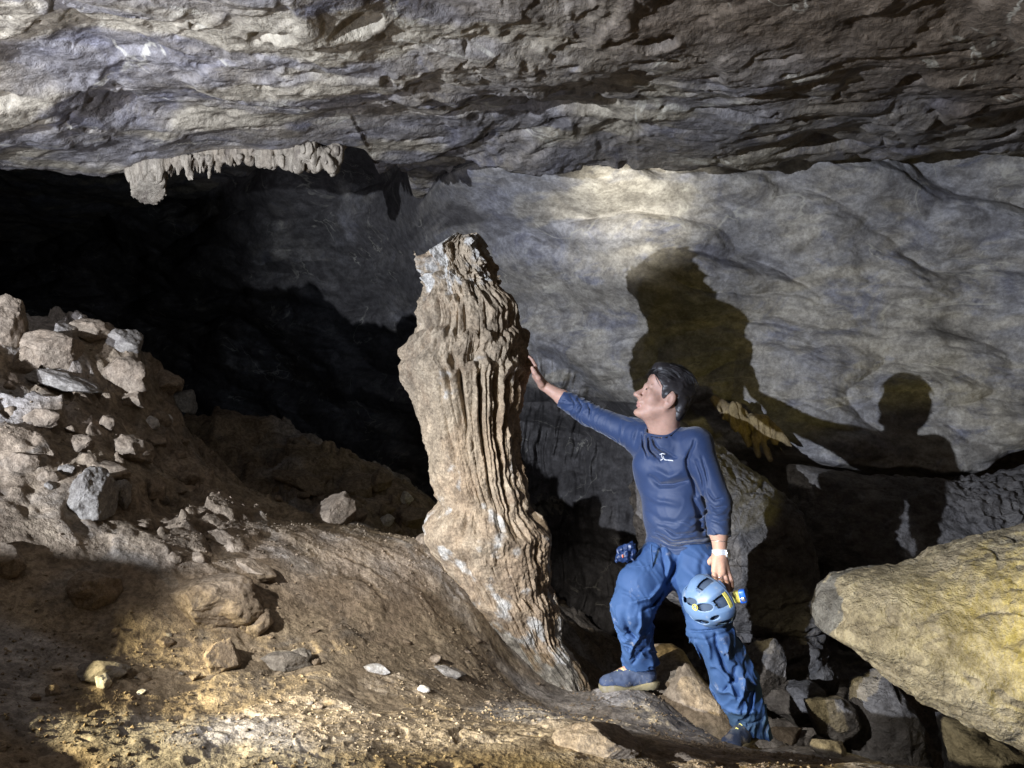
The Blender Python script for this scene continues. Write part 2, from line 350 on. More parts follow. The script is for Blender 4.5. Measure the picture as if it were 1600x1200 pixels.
shader(wall, 'stain_shade', sstep(.25, .75, np.exp(-((Xg-.4)/1.0)**4)*sstep(.15, -.35, Zg+.25*(Xg-.4))+sstep(.5, -1.0, Xg)*.62+.42*sstep(.08, .5, fbm(wx*.55, wz*4.2, 5., 5, 171))+.25*fbm(Xg*2, Zg*1.6, 8., 5, 163)))  # bedding streaks, plus painted shade behind the column and in the left recess
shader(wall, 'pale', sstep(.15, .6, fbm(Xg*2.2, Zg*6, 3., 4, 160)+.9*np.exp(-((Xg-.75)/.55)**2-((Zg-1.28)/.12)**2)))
tag(wall, 'bulging grey limestone wall at the back of the cave', kind='structure')

# ------------------------------------------------------------------ rocks
def sphere_pts(n):                                     # (n+1) x 2n grid on the unit sphere, poles along y
    ph = np.linspace(0, math.pi, n+1)[:, None]; th = np.linspace(0, 2*math.pi, 2*n, endpoint=False)[None]
    return np.stack([np.sin(ph)*np.cos(th), np.cos(ph)+0*th, np.sin(ph)*np.sin(th)], -1)
def rock_shape(n, seed, cuts=9, amp=.10):
    r = np.random.default_rng(seed); p = sphere_pts(n); s = p.reshape(-1, 3).copy()
    s *= (1+.22*fbm(s[:, 0]*1.1+seed, s[:, 1]*1.1, s[:, 2]*1.1, 2, seed))[:, None]
    for _ in range(cuts):
        d = r.normal(size=3); d /= np.linalg.norm(d); h = r.uniform(.55, .85)
        q = s@d-h; s -= np.where(q > 0, q*.93, 0)[:, None]*d
    nn = fbm(s[:, 0]*2.2+seed*3.1, s[:, 1]*2.2, s[:, 2]*2.2, 5, seed+1)
    s *= (1+amp*nn+.04*fbm(s[:, 0]*9, s[:, 1]*9, s[:, 2]*9, 3, seed+2))[:, None]
    return s, grid_faces(n+1, 2*n, wrap=True)
def rotm(rx, ry, rz):
    from mathutils import Euler
    return np.array(Euler((R(rx), R(ry), R(rz))).to_matrix())
def rock(name, c, size, rot, seed, mat, label, cat='rock', group=None, n=40, cuts=9, amp=.1, sink=None):
    s, f = rock_shape(n, seed, cuts, amp)
    v = (s*np.array(size))@rotm(*rot).T+np.array(c)
    o = mesh_obj(name, v, f[:, ::-1], M[mat], origin=c)
    return tag(o, label, cat, group)
def slab(name, outline, dep, thick, seed, mat, label, n=110, amp=.03, e=.55, tilt=(0, 0), round_=2.6, strata=.02):
    """closed boulder: outline in photo pixels at distance dep, real thickness, tilt = change of distance per metre in x, z"""
    o = np.array(outline, float); d0 = dep; w = np.stack([(o[:, 0]-800)/F*d0, (600-o[:, 1])/F*d0], -1)
    c = .5*(w.max(0)+w.min(0)); rel = w-c
    ang = np.arctan2(rel[:, 1], rel[:, 0]); k = np.argsort(ang); ang = ang[k]; rad = np.hypot(*rel[k].T)
    th = np.linspace(0, 2*math.pi, 2*n, endpoint=False); tt = (th+math.pi) % (2*math.pi)-math.pi
    # ray / polygon radius
    px = np.r_[rel[k][:, 0], rel[k][0, 0]]; py = np.r_[rel[k][:, 1], rel[k][0, 1]]
    Rr = np.zeros_like(tt)
    for i in range(len(px)-1):
        x1, y1, x2, y2 = px[i], py[i], px[i+1], py[i+1]
        dx, dy = np.cos(tt), np.sin(tt); den = dx*(y2-y1)-dy*(x2-x1)
        with np.errstate(all='ignore'):
            t = (x1*(y2-y1)-y1*(x2-x1))/den; s_ = (x1*dy-y1*dx)/den
        ok = (t > 0) & (s_ >= -1e-6) & (s_ <= 1+1e-6); Rr = np.where(ok, np.maximum(Rr, t), Rr)
    ph = np.linspace(0, math.pi, n+1)[:, None]
    rho = np.sin(ph)**e; h = np.cos(ph); h = np.sign(h)*np.abs(h)**.8
    prof = np.clip(1-np.abs(rho)**round_, 0, 1)**.5
    x = c[0]+rho*Rr*np.cos(tt); z = c[1]+rho*Rr*np.sin(tt)
    yv = -np.sign(np.cos(ph))*prof*thick+0*x
    y = dep+yv+tilt[0]*(x-c[0])+tilt[1]*(z-c[1])
    v = np.stack([x, y, z], -1).reshape(-1, 3)
    nrm = v-np.array([c[0], dep, c[1]]); nrm /= np.linalg.norm(nrm, axis=1)[:, None]+1e-9
    a = amp*(fbm(v[:, 0]*2.5, v[:, 1]*2.5, v[:, 2]*2.5, 4, seed)*1.0+.4*fbm(v[:, 0]*9, v[:, 1]*9, v[:, 2]*9, 4, seed+3))
    st = fbm(v[:, 0]*1.2+v[:, 2]*1.5, v[:, 1]*2, v[:, 2]*5-v[:, 0]*1.5, 4, seed+5, ridged=True)
    a = a-strata*sstep(.35, .75, st)
    a = a+.35*amp*fbm(v[:, 0]*20, v[:, 1]*20, v[:, 2]*20, 4, seed+7)-amp*.5*sstep(.25, .5, noise(v[:, 0]*16, v[:, 1]*16, v[:, 2]*16, seed+8))*sstep(0, .3, noise(v[:, 0]*3, v[:, 1]*3, v[:, 2]*3, seed+9))
    v = v+nrm*a[:, None]
    org = v.mean(0)
    ob = mesh_obj(name, v, grid_faces(n+1, 2*n, wrap=True), M[mat], origin=org)
    return tag(ob, label, 'boulder' if 'boulder' in name else 'rock')
slab('boulder', [(1297,978),(1310,945),(1335,918),(1362,908),(1445,902),(1480,890),(1505,872),(1600,846),(1700,815),(1860,920),(1860,1140),(1740,1225),(1600,1160),(1500,1116),(1400,1068),(1340,1020),(1300,1000)],
     3.45, .42, 201, 'boulder', 'large smooth tan boulder lit yellow at the right edge', n=200, amp=.030, tilt=(-.18, .35), strata=.022, round_=2.6)
slab('slab', [(1040,640),(1120,690),(1190,742),(1255,798),(1272,880),(1292,962),(1272,985),(1200,990),(1120,975),(1010,900),(980,760)],
     4.75, .28, 211, 'darkrock', 'tall grey leaning slab just right of the person', n=150, amp=.035, tilt=(.12, .25), strata=.02)
slab('slab', [(1240,728),(1330,738),(1450,752),(1600,742),(1760,700),(1800,900),(1600,980),(1400,1000),(1290,985),(1255,850)],
     5.25, .32, 221, 'darkrock', 'dark brown rock below the wall overhang, behind the yellow boulder', n=150, amp=.08, tilt=(.05, .35), strata=.02)
slab('slab', [(1140,955),(1200,975),(1280,985),(1300,1040),(1290,1110),(1200,1120),(1120,1060)],
     4.7, .25, 231, 'darkrock', 'layered dark rock low between the grey slab and the yellow boulder', n=90, amp=.05, strata=.05)
slab('slab', [(1330,1060),(1380,1050),(1430,1110),(1470,1260),(1380,1300),(1320,1180)],
     4.1, .2, 241, 'darkrock', 'narrow dark rock standing under the yellow boulder', n=80, amp=.04)
slab('slab', [(1470,1120),(1600,1150),(1720,1200),(1700,1330),(1500,1330)],
     3.9, .25, 251, 'darkrock', 'dark rock in the bottom right corner under the boulder', n=80, amp=.04)
slab('rock', [(1003,1045),(1012,1028),(1060,1021),(1075,1030),(1092,1055),(1125,1090),(1148,1128),(1135,1175),(1040,1200),(960,1150),(968,1085),(985,1080)],
     3.69, .12, 261, 'mud', 'pointed dusty rock between the feet of the person', n=110, amp=.010, tilt=(-.35, .55), strata=.003, round_=3.)
rock('rock', P(1185,1055,4.3), (.14,.16,.19), (10,20,30), 301, 'darkrock', 'dark rounded rock behind the back leg of the person')
rock('rock', P(1292,1118,3.95), (.13,.13,.12), (0,25,10), 302, 'darkrock', 'brown rock in the gap left of the yellow boulder')
rock('rock', P(1240,1100,4.2), (.16,.16,.12), (0,10,60), 303, 'darkrock', 'dark blocky rock low behind the back shoe')

# unseen boulder added by the torch, its top cut to shade the near floor
s_, f_ = rock_shape(60, 77, 4, .06)
v_ = s_*np.array((1.15, .25, .95))+np.array((-2.35, .95, -.75))
zt_ = np.interp(v_[:, 0], [-3.4, -2.6, -2.45, -2.22, -2.12, -1.9, -1.5, -1.3, -1.1], [-.12, -.15, -.18, -.235, -.42, -.445, -.45, -.51, -.8])+.02*fbm(v_[:, 0]*5, v_[:, 1]*5, 0., 3, 8)
v_[:, 2] = np.minimum(v_[:, 2], .12+(zt_-.12)*(v_[:, 1]+.5)/1.45-.01)
tag(mesh_obj('boulder', v_, f_[:, ::-1], M['stone_tan'], origin=(-2.3, .95, -1.)), 'unseen long low rock added at the left to shade the near floor', 'boulder')

# ------------------------------------------------------------------ broken stalagmite
SD = 3.9
def stalagmite():
    Lp = [(362,690),(388,645),(430,650),(480,655),(500,650),(530,640),(560,628),(600,638),(650,650),(700,658),(750,668),(790,680),(820,668),(845,670),(880,685),(920,710),(960,740),(1000,770),(1030,795),(1060,825),(1100,850),(1150,870)]
    Rp = [(362,752),(375,760),(400,771),(430,785),(460,803),(490,815),(520,824),(560,826),(600,820),(650,818),(700,821),(750,828),(800,842),(835,860),(870,861),(910,866),(950,874),(1000,881),(1030,896),(1060,913),(1090,916),(1150,925)]
    nr, nc = 1050, 840
    py = np.linspace(1150, 366, nr)[:, None]; th = np.linspace(0, 2*math.pi, nc, endpoint=False)[None]
    l = np.interp(py, [a for a, b in Lp], [b for a, b in Lp]); r = np.interp(py, [a for a, b in Rp], [b for a, b in Rp])
    ker = np.hanning(15); ker /= ker.sum()
    l = np.convolve(np.pad(l[:, 0], 7, 'edge'), ker, 'valid')[:, None]; r = np.convolve(np.pad(r[:, 0], 7, 'edge'), ker, 'valid')[:, None]
    cx = ((l+r)/2-800)/F*SD; hw = (r-l)/2/F*SD*.97-.016
    z = (600-py)/F*SD
    ct_, st_ = np.cos(th), np.sin(th)                      # st_<0 faces the camera
    py2 = py+0*th
    ux, uy = ct_+0*py, st_+0*py
    # tiers: lips running round the column, wavy
    wob = fbm(ux*1.3, uy*1.3, 2., 3, 401)*30+fbm(ux*5, uy*5, 2., 3, 402)*22
    pw = py2+wob+ux*-8
    pr_old = [(380, -.005), (468, -.01), (474, .022), (520, .002), (528, .030), (560, .008), (572, .036), (650, .016), (740, .0), (800, -.004), (822, .030), (870, .018), (925, .004), (940, .018), (1010, .002), (1040, .004)]
    pr = [(380, -.005), (462, -.012), (472, .014), (480, .026), (500, .006), (522, -.002), (530, .030), (540, .036), (558, .010), (568, .028), (576, .046), (590, .040), (650, .014), (740, .0), (800, -.006), (815, .026), (830, .040), (850, .026), (900, .010), (925, .0), (935, .020), (950, .022), (1010, .002), (1040, .006)]
    dr = np.interp(pw, [a for a, b in pr], [b for a, b in pr])
    # flutes: vertical folds, their phase slipping from tier to tier
    tier = (pw > 472)*1.+(pw > 526)*1.+(pw > 570)*1.+(pw > 820)*1.+(pw > 935)*1.
    k = 6.2
    wx_ = fbm(ux*2, uy*2, z*2.2, 4, 405)*.22
    def grooves(n, seed, w, wander):
        ph = th*n/(2*math.pi)+fbm(ux*1.5, uy*1.5, tier*3.1, 3, seed)*n*.10+wander*fbm(ux*3, uy*3, z*4+tier*7, 3, seed+1)
        g = np.round(ph); gi = (g.astype(np.int64) % n).astype(np.uint32)
        h_ = _h(gi, (tier*1).astype(np.int64).astype(np.uint32), np.uint32(3), seed)
        r1 = (h_ & np.uint32(255)).astype(np.float32)/255; r2_ = ((h_ >> np.uint32(8)) & np.uint32(255)).astype(np.float32)/255
        fade = .35+.65*sstep(-.35, .25, fbm(gi*3.7+0*z, 0*ux, z*3.5+tier, 2, seed+5))
        return np.exp(-np.abs(ph-g)/w)*(.15+1.1*r1*r1)*fade
    ridge = grooves(27, 407, .17, .3)
    r2 = grooves(75, 409, .2, .5)
    amt = np.interp(pw, [380, 450, 480, 560, 590, 640, 760, 800, 860, 900, 1000, 1060], [.0, .5, 1., 1., 1.3, 1.2, .8, .25, .5, .9, .9, .2])
    for t0 in (472, 526, 570, 820, 935): amt = np.where((pw > t0) & (pw < t0+30), amt*(.25+.75*sstep(2, 24, pw-t0)), amt)
    side = .45+.75*sstep(-.75, .25, ux)
    side = np.where(pw < 560, 1., side)
    folds = -.055*ridge*amt*side-.010*r2*amt*(.6+.4*side)
    # three deep slots right of centre, two brown hollows left
    def slot(a0, a1, y0, y1, w, dep):
        a = np.interp(py2, [y0, y1], [a0, a1]); d = np.angle(np.exp(1j*(th-a)))
        return -dep*np.exp(-(d/w)**2)*sstep(y0-8, y0+22, py2)*(1-sstep(y1-60, y1, py2))
    S = -math.pi/2
    slots = slot(S+.55, S+.62, 575, 800, .05, .10)+slot(S+.82, S+.72, 590, 760, .04, .07)+slot(S-.05, S-.02, 575, 680, .035, .06)+slot(S-.28, S-.2, 570, 640, .04, .06)+slot(S+.25, S+.3, 575, 720, .035, .05)+slot(S+.9, S+.8, 830, 930, .04, .05)
    rough = fbm(ux*1.8, uy*1.8, z*8, 4, 411)*.026+fbm(ux*6, uy*6, z*24, 4, 413)*(.006+.015*(1-sstep(430, 480, py2)))+fbm(ux*22, uy*22, z*80, 3, 415)*.0028
    knob = stones(th*6+0*py, py2/26, 417, .15, .5, .5)*.02*sstep(.1, .3, fbm(ux*2, uy*2, z*3, 2, 418))
    base = sstep(985, 1070, py2)*.03*(1+fbm(ux*4, uy*4, z*4, 3, 419))
    top = 1-sstep(425, 475, pw)
    tq = terrace(fbm(ux*1.5, uy*1.5, z*7, 4, 421)*.06, .022, .8)*top
    dr = dr+folds*(1-top*.85)+slots+rough*(1+.3*top)+knob+base+tq*1.3
    rr = hw*(1+0*th)+dr*1.0
    dfac = .92
    x = cx+rr*ct_; y = SD+.02*(0*x)+(rr+.01)*st_*dfac*np.interp(py, [366, 450, 1060], [.8, .95, .9])
    # broken crown: the height of the top follows a jagged line across the column
    cap = np.interp(x, [(p-800)/F*SD for p in (640, 646, 652, 668, 690, 712, 728, 745, 756, 772)], [(600-q)/F*SD for q in (388, 388, 402, 398, 384, 366, 369, 364, 374, 396)])
    cap = cap+.010*fbm(x*22, y*22, 0, 3, 423)-.05*np.abs((y-SD)/.15)**2*.3
    zz_ = np.minimum(z+0*th, cap)
    # close the top
    lastn = 60
    v = np.stack([x, y, zz_], -1)
    cen = np.array([cx[-1, 0]-.0, SD])
    rows = []
    for q in np.linspace(.96, 0, lastn):
        xr = cen[0]+(x[-1]-cen[0])*q; yr = cen[1]+(y[-1]-cen[1])*q
        cp = np.interp(xr, [(p-800)/F*SD for p in (640, 646, 652, 668, 690, 712, 728, 745, 756, 772)], [(600-q_)/F*SD for q_ in (388, 388, 402, 398, 384, 366, 369, 364, 374, 396)])
        cp = cp+.010*fbm(xr*22, yr*22, 0, 3, 423)-.05*np.abs((yr-SD)/.15)**2*.3
        rows.append(np.stack([xr, yr, np.minimum(z[-1]+.02, cp)], -1))
    v = np.concatenate([v, np.array(rows)], 0)
    org = (cx[80, 0], SD, float(z[80, 0]))
    o = mesh_obj('stalagmite', v, grid_faces(v.shape[0], nc, wrap=True), M['flow'], origin=org)
    pale = np.concatenate([sstep(.05, .5, fbm(ux*2+0*z, uy*2, z*8, 5, 431)+np.interp(py2, [366, 440, 480, 700, 760, 900, 960, 1060, 1100], [.35, .12, -.15, -.15, .05, .15, .38, .6, .1])*1.0-.15), np.full((lastn, nc), .4)])
    shader(o, 'pale', pale)
    return tag(o, 'tall leaning fluted stalagmite with a broken top, touched by the person', 'stalagmite')
stalagmite()

# ------------------------------------------------------------------ signed-distance figures
class SDF:
    def __init__(s, prims, disp=None, clip=None, pad=.03):
        s.p = prims; s.disp = disp; s.clip = clip; s.pad = pad
        s.lo = np.min([q['lo'] for q in prims if q['op'] > 0], 0)-pad; s.hi = np.max([q['hi'] for q in prims if q['op'] > 0], 0)+pad
    def ev(s, p, box=None, full=False):
        d = np.full(len(p), .5)
        for q in s.p:
            if box is not None and (np.any(q['lo']-.08 > box[1]) or np.any(q['hi']+.08 < box[0])): continue
            e = q['f'](p); k = q['k']
            if q['op'] > 0:
                h = np.clip(.5+.5*(d-e)/k, 0, 1); d = d*(1-h)+e*h-k*h*(1-h)
            else:
                e = -e; h = np.clip(.5-.5*(d-e)/k, 0, 1); d = d*(1-h)+e*h+k*h*(1-h)
        if full and s.disp: d = d-s.disp(p)
        if s.clip: d = np.maximum(d, s.clip(p))
        return d
    def mesh(s, h):
        B = 8
        n = (np.ceil((s.hi-s.lo)/h/B).astype(int))*B+1
        vals = np.full(n, .5, np.float32)
        g = [np.arange(k, dtype=np.float32) for k in range(B+1)]
        off = np.stack(np.meshgrid(np.arange(B+1), np.arange(B+1), np.arange(B+1), indexing='ij'), -1).reshape(-1, 3)
        nb = (n-1)//B
        S_ = 4                                             # blocks evaluated by cluster, primitives culled per cluster
        for ci in range(0, nb[0], S_):
            for cj in range(0, nb[1], S_):
                for ck in range(0, nb[2], S_):
                    bl = np.stack(np.meshgrid(np.arange(ci, min(ci+S_, nb[0])), np.arange(cj, min(cj+S_, nb[1])), np.arange(ck, min(ck+S_, nb[2])), indexing='ij'), -1).reshape(-1, 3)
                    cc = s.lo+(bl+.5)*B*h; box = (cc.min(0)-B*h/2, cc.max(0)+B*h/2)
                    dc = s.ev(cc, box)
                    near = np.abs(dc) < B*h*.87+.02
                    for b in bl[~near & (dc < 0)]:
                        i = b*B; vals[i[0]:i[0]+B+1, i[1]:i[1]+B+1, i[2]:i[2]+B+1] = -.5
                    bn = bl[near]
                    if not len(bn): continue
                    idx = (bn[:, None]*B+off[None]).reshape(-1, 3)
                    vals[idx[:, 0], idx[:, 1], idx[:, 2]] = s.ev(s.lo+idx*h, box, True)
        return s.nets(vals, h)
    def nets(s, V, h):
        ins = V < 0
        c = ins[:-1, :-1, :-1].astype(np.int8)
        cnt = sum(ins[a:ins.shape[0]-1+a, b:ins.shape[1]-1+b, d:ins.shape[2]-1+d].astype(np.int8) for a in (0, 1) for b in (0, 1) for d in (0, 1))
        act = (cnt > 0) & (cnt < 8); ix = np.argwhere(act)
        idm = np.full(act.shape, -1, np.int32); idm[act] = np.arange(len(ix))
        acc = np.zeros((len(ix), 3)); w = np.zeros(len(ix))
        cor = [(a, b, d) for a in (0, 1) for b in (0, 1) for d in (0, 1)]
        val = {k: V[ix[:, 0]+k[0], ix[:, 1]+k[1], ix[:, 2]+k[2]].astype(float) for k in cor}
        for k in cor:
            for ax in range(3):
                if k[ax]: continue
                k2 = list(k); k2[ax] = 1; k2 = tuple(k2); a, b = val[k], val[k2]; m = (a < 0) != (b < 0)
                t = np.where(m, a/np.where(m, a-b, 1), 0)
                pt = np.array(k, float)[None]+np.eye(3)[ax][None]*t[:, None]
                acc += pt*m[:, None]; w += m
        v = s.lo+(ix+acc/w[:, None])*h
        F_ = []
        for ax in range(3):
            sl0 = [slice(1, -1)]*3; sl0[ax] = slice(0, -1); sl1 = list(sl0); sl1[ax] = slice(1, None)
            A, Bb = ins[tuple(sl0)], ins[tuple(sl1)]; m = A != Bb; e = np.argwhere(m)
            base = e+1; base[:, ax] = e[:, ax]
            o1, o2 = [(1, 2), (2, 0), (0, 1)][ax]
            def q(da, db):
                t = base.copy(); t[:, o1] -= da; t[:, o2] -= db; return idm[t[:, 0], t[:, 1], t[:, 2]]
            f = np.stack([q(1, 1), q(0, 1), q(0, 0), q(1, 0)], -1); fl = ~A[m]
            f[fl] = f[fl][:, ::-1]; F_.append(f)
        f = np.concatenate(F_); f = f[(f >= 0).all(1)]
        # smooth a touch
        nbs = np.concatenate([f[:, [0, 1]], f[:, [1, 2]], f[:, [2, 3]], f[:, [3, 0]]])
        for _ in range(1):
            a = np.zeros_like(v); n_ = np.bincount(nbs[:, 0], minlength=len(v))+np.bincount(nbs[:, 1], minlength=len(v))
            for c_ in range(3): a[:, c_] = np.bincount(nbs[:, 0], v[nbs[:, 1], c_], len(v))+np.bincount(nbs[:, 1], v[nbs[:, 0], c_], len(v))
            v = .5*v+.5*a/np.maximum(n_, 1)[:, None]
        return v, f
def A3(*v): return np.array(v, float)
def cone(a, b, ra, rb, k=.02, op=1, flat=None):
    a, b = np.array(a, float), np.array(b, float)
    def f(p):
        ab = b-a; t = np.clip(((p-a)@ab)/(ab@ab), 0, 1)
        d = np.linalg.norm(p-a-t[:, None]*ab, axis=1)-(ra+(rb-ra)*t)
        if flat: d = np.maximum(d, ((p-b)@(ab/np.linalg.norm(ab)))-flat)
        return d
    r = max(ra, rb)
    return dict(f=f, k=k, op=op, lo=np.minimum(a, b)-r, hi=np.maximum(a, b)+r)
def ell(c, rad, ax=None, k=.02, op=1):
    c = np.array(c, float); rad = np.array(rad, float); ax = np.eye(3) if ax is None else np.array(ax, float)   # rows = axes
    def f(p):
        q = (p-c)@ax.T; k0 = np.linalg.norm(q/rad, axis=1); k1 = np.linalg.norm(q/rad**2, axis=1)
        return k0*(k0-1)/np.maximum(k1, 1e-6)
    r = rad.max()
    return dict(f=f, k=k, op=op, lo=c-r, hi=c+r)
def unit(v): v = np.array(v, float); return v/np.linalg.norm(v)

def tube(path, rad, n=8):
    path = np.array(path, float); V_ = []
    for i, c_ in enumerate(path):
        t = unit(path[min(i+1, len(path)-1)]-path[max(i-1, 0)]); a = unit(np.cross(t, A3(.3, .9, .2))); b = np.cross(t, a)
        r_ = rad[i] if hasattr(rad, '__len__') else rad
        for j in range(n): V_.append(c_+r_*(a*math.cos(2*math.pi*j/n)+b*math.sin(2*math.pi*j/n)))
    m = len(path); f_ = grid_faces(m, n, wrap=True); V_ = np.array(V_)
    V_ = np.concatenate([V_, path[:1], path[-1:]]); caps = []
    for j in range(n): caps += [(m*n, (j+1) % n, j, j), (m*n+1, (m-1)*n+j, (m-1)*n+(j+1) % n, (m-1)*n+(j+1) % n)]
    tri = np.array(caps); return V_, f_, tri[:, :3]
# ------------------------------------------------------------------ the person
foot_z = P(980, 1074, 3.62)[2]
person_base = P(1060, 1110, 3.55); 
# head frame: forward (towards the column, chin raised), left (towards camera), up
hf = unit((-.92, -.04, .38)); hu0 = np.array((.38, .08, .92)); hl = unit(np.cross(hu0, hf)); hu = np.cross(hf, hl)
HX = np.array([hf, hl, hu]); HC = P(1037, 621, 3.54)
def H(f, l, u): return HC+f*hf+l*hl+u*hu
neck0 = H(-.035, 0, -.055); neck1 = P(1038, 688, 3.585)
skinp = []
def he(c, r, k=.012, op=1, ax=None): skinp.append(ell(H(*c), r, HX if ax is None else ax, k, op))
def hc(a, b, ra, rb, k=.012, op=1): skinp.append(cone(H(*a), H(*b), ra, rb, k, op))
he((-.014, 0, .035), (.094, .074, .080))
he((.032, 0, -.028), (.056, .056, .080), .02)
hc((-.002, .052, -.048), (.066, .014, -.098), .018, .015, .02); hc((-.002, -.052, -.048), (.066, -.014, -.098), .018, .015, .02)
hc((.070, .034, .020), (.082, 0, .016), .010, .011, .012); hc((.070, -.034, .020), (.082, 0, .016), .010, .011, .012)
he((.060, 0, .055), (.026, .05, .03), .02)
for s in (1, -1):
    he((.090, s*.032, .000), (.016, .018, .013), .010, -1)
    he((.071, s*.031, .000), (.014, .016, .013), .006)
    he((.052, s*.042, -.028), (.024, .022, .024), .02)
    he((-.012, s*.072, -.012), (.019, .010, .033), .006)
    he((-.006, s*.083, -.010), (.010, .007, .020), .004, -1)
    he((-.016, s*.080, -.006), (.017, .006, .030), .003)
    he((-.006, s*.086, -.008), (.010, .008, .018), .003, -1)
    he((.097, s*.012, -.036), (.011, .008, .008), .006)
hc((.082, 0, .006), (.112, 0, -.032), .008, .011, .010)
he((.084, 0, -.054), (.012, .026, .012), .012)
he((.0885, 0, -.062), (.009, .021, .0050), .004); he((.086, 0, -.073), (.009, .018, .0055), .004)
he((.102, 0, -.0675), (.010, .022, .0011), .002, -1)
he((.078, 0, -.100), (.017, .020, .015), .012)
skinp += [cone(neck0, neck1, .056, .062, .03), cone(H(.03, 0, -.085), neck1, .030, .04, .03)]
# torso frame
tr = unit((.86, -.50, .0)); tf = unit((-.50, -.86, .08)); tu = np.cross(tr, tf)*-1
if tu[2] < 0: tu = -tu
TX = np.array([tr, tf, tu])
ch, be, wa, pe = P(1046, 735, 3.60), P(1056, 800, 3.58), P(1062, 850, 3.58), P(1064, 878, 3.58)
shR, shL = P(1000, 683, 3.68), P(1088, 694, 3.50)
skinp += [ell(ch, (.13, .075, .15), TX, .04), ell(be, (.11, .075, .15), TX, .04), ell(pe, (.13, .095, .10), TX, .04),
          cone(neck1, shR, .045, .04, .03), cone(neck1, shL, .045, .04, .03)]
elR, wrR = P(918, 646, 3.80), P(849, 602, 3.86)
elL, wrL = P(1122, 785, 3.45), P(1125, 866, 3.40)
skinp += [cone(shR, elR, .040, .033, .03), cone(elR, P(880, 622, 3.83), .037, .033, .02), cone(P(880, 622, 3.83), wrR, .033, .022, .02),
          cone(shL, elL, .038, .033, .03), cone(elL, P(1123, 830, 3.42), .042, .036, .02), cone(P(1123, 830, 3.42), wrL, .036, .025, .02)]
hipR, knR, anR = P(1032, 884, 3.62), P(986, 950, 3.46), P(1003, 1040, 3.62)
hipL, knL, anL = P(1088, 890, 3.52), P(1112, 985, 3.46), P(1168, 1118, 3.50)
skinp += [cone(hipR, knR, .075, .052, .03), cone(knR, anR, .050, .036, .03), cone(hipL, knL, .08, .052, .03), cone(knL, anL, .050, .036, .03),
          cone(anR, P(955, 1062, 3.60), .034, .025, .02), cone(anL, P(1156, 1150, 3.46), .030, .020, .02)]
# right hand, flat on the stone: palm, four fingers up, thumb on the camera side
pr_ = P(838, 586, 3.865)
skinp += [cone(wrR, pr_, .021, .021, .012), cone(wrR+A3(.0, .018, .004), pr_+A3(.002, .03, .006), .014, .014, .01), cone(wrR+A3(-.005, -.012, 0), pr_+A3(.0, -.026, -.002), .015, .014, .01)]
def finger(p, radii, k=.004):
    for i in range(len(p)-1): skinp.append(cone(p[i], p[i+1], radii[i], radii[i+1], k))
for j, (oy, ln, sp) in enumerate(((-.032, .98, -.006), (-.010, 1.08, .0), (.013, 1.0, .008), (.034, .82, .016))):
    b = pr_+A3(.003, oy, .008)
    e1 = b+A3(-.010*ln, sp*.5, .036*ln); e2 = e1+A3(-.013*ln, sp*.5, .024*ln); e3 = e2+A3(-.014*ln, sp*.3, .015*ln)
    finger([b, e1, e2, e3], [.0105, .0090, .0082, .0070])
tb = wrR+A3(-.008, -.028, .004); t1 = tb+A3(-.016, -.022, .028); t2 = t1+A3(-.018, -.006, .026); t3 = t2+A3(-.010, .002, .020)
finger([tb, t1, t2, t3], [.014, .0125, .0105, .0085], .008)
# left hand holding the helmet rim
pl = P(1127, 893, 3.385)
skinp += [cone(wrL, pl, .022, .021, .015), cone(wrL+A3(-.018, .0, -.004), pl+A3(-.026, .0, .002), .015, .014, .012), cone(wrL+A3(.014, 0, -.004), pl+A3(.026, .01, -.002), .014, .013, .012)]
for j, (ox, ln, dy) in enumerate(((-.030, .95, -.010), (-.009, 1.1, -.006), (.012, 1.05, .0), (.031, .85, .010))):
    b = pl+A3(ox, dy, -.012)
    e1 = b+A3(.004+ox*.05, -.020*ln, -.028*ln); e2 = e1+A3(.003, -.002, -.028*ln); e3 = e2+A3(.001, .014*ln, -.017*ln)
    finger([b, e1, e2, e3], [.0115, .0100, .0090, .0078])
tb = wrL+A3(-.022, .014, -.018); t1 = tb+A3(-.018, .020, -.026); t2 = t1+A3(-.004, .014, -.028); t3 = t2+A3(.006, .002, -.022)
finger([tb, t1, t2, t3], [.014, .012, .0105, .0085], .008)
M['skin'] = plain_mat('skin', (.46, .28, .215), .5, .35, noise_amt=.22, nscale=70, sss=.15, bump=.0006, bscale=350)
sd = SDF(skinp, pad=.01); v, f = sd.mesh(.0032)
person = mesh_obj('person', v, f, M['skin'], origin=person_base)
setorg(person, person_base)
tag(person, 'person in blue long sleeves and trousers stepping up, one hand on the stalagmite, looking up', 'person')
def child(name, v, f, mat, parent=person, smooth=True): return mesh_obj(name, v, f, M[mat], parent, smooth=smooth)
# lips and eyes: flat tints
lipm = plain_mat('lip_skin', (.47, .25, .21), .45, .4, noise_amt=.08)
person.data.materials.append(lipm)
vc = (np.array([p.center[:] for p in person.data.polygons])+person_base-HC)@HX.T
mi = ((vc[:, 0] > .080) & (np.abs(vc[:, 1]) < .019) & (vc[:, 2] < -.058) & (vc[:, 2] > -.080)).astype(np.int32)
person.data.polygons.foreach_set('material_index', mi)
M['eye'] = plain_mat('eye_dark', (.03, .02, .018), .15, .6, noise_amt=0)
for s in (1, -1):
    vv, ff = SDF([ell(H(.0865, s*.031, .0), (.0025, .010, .0042), HX)], pad=.006).mesh(.0015)
    child('eye', vv, ff, 'eye')
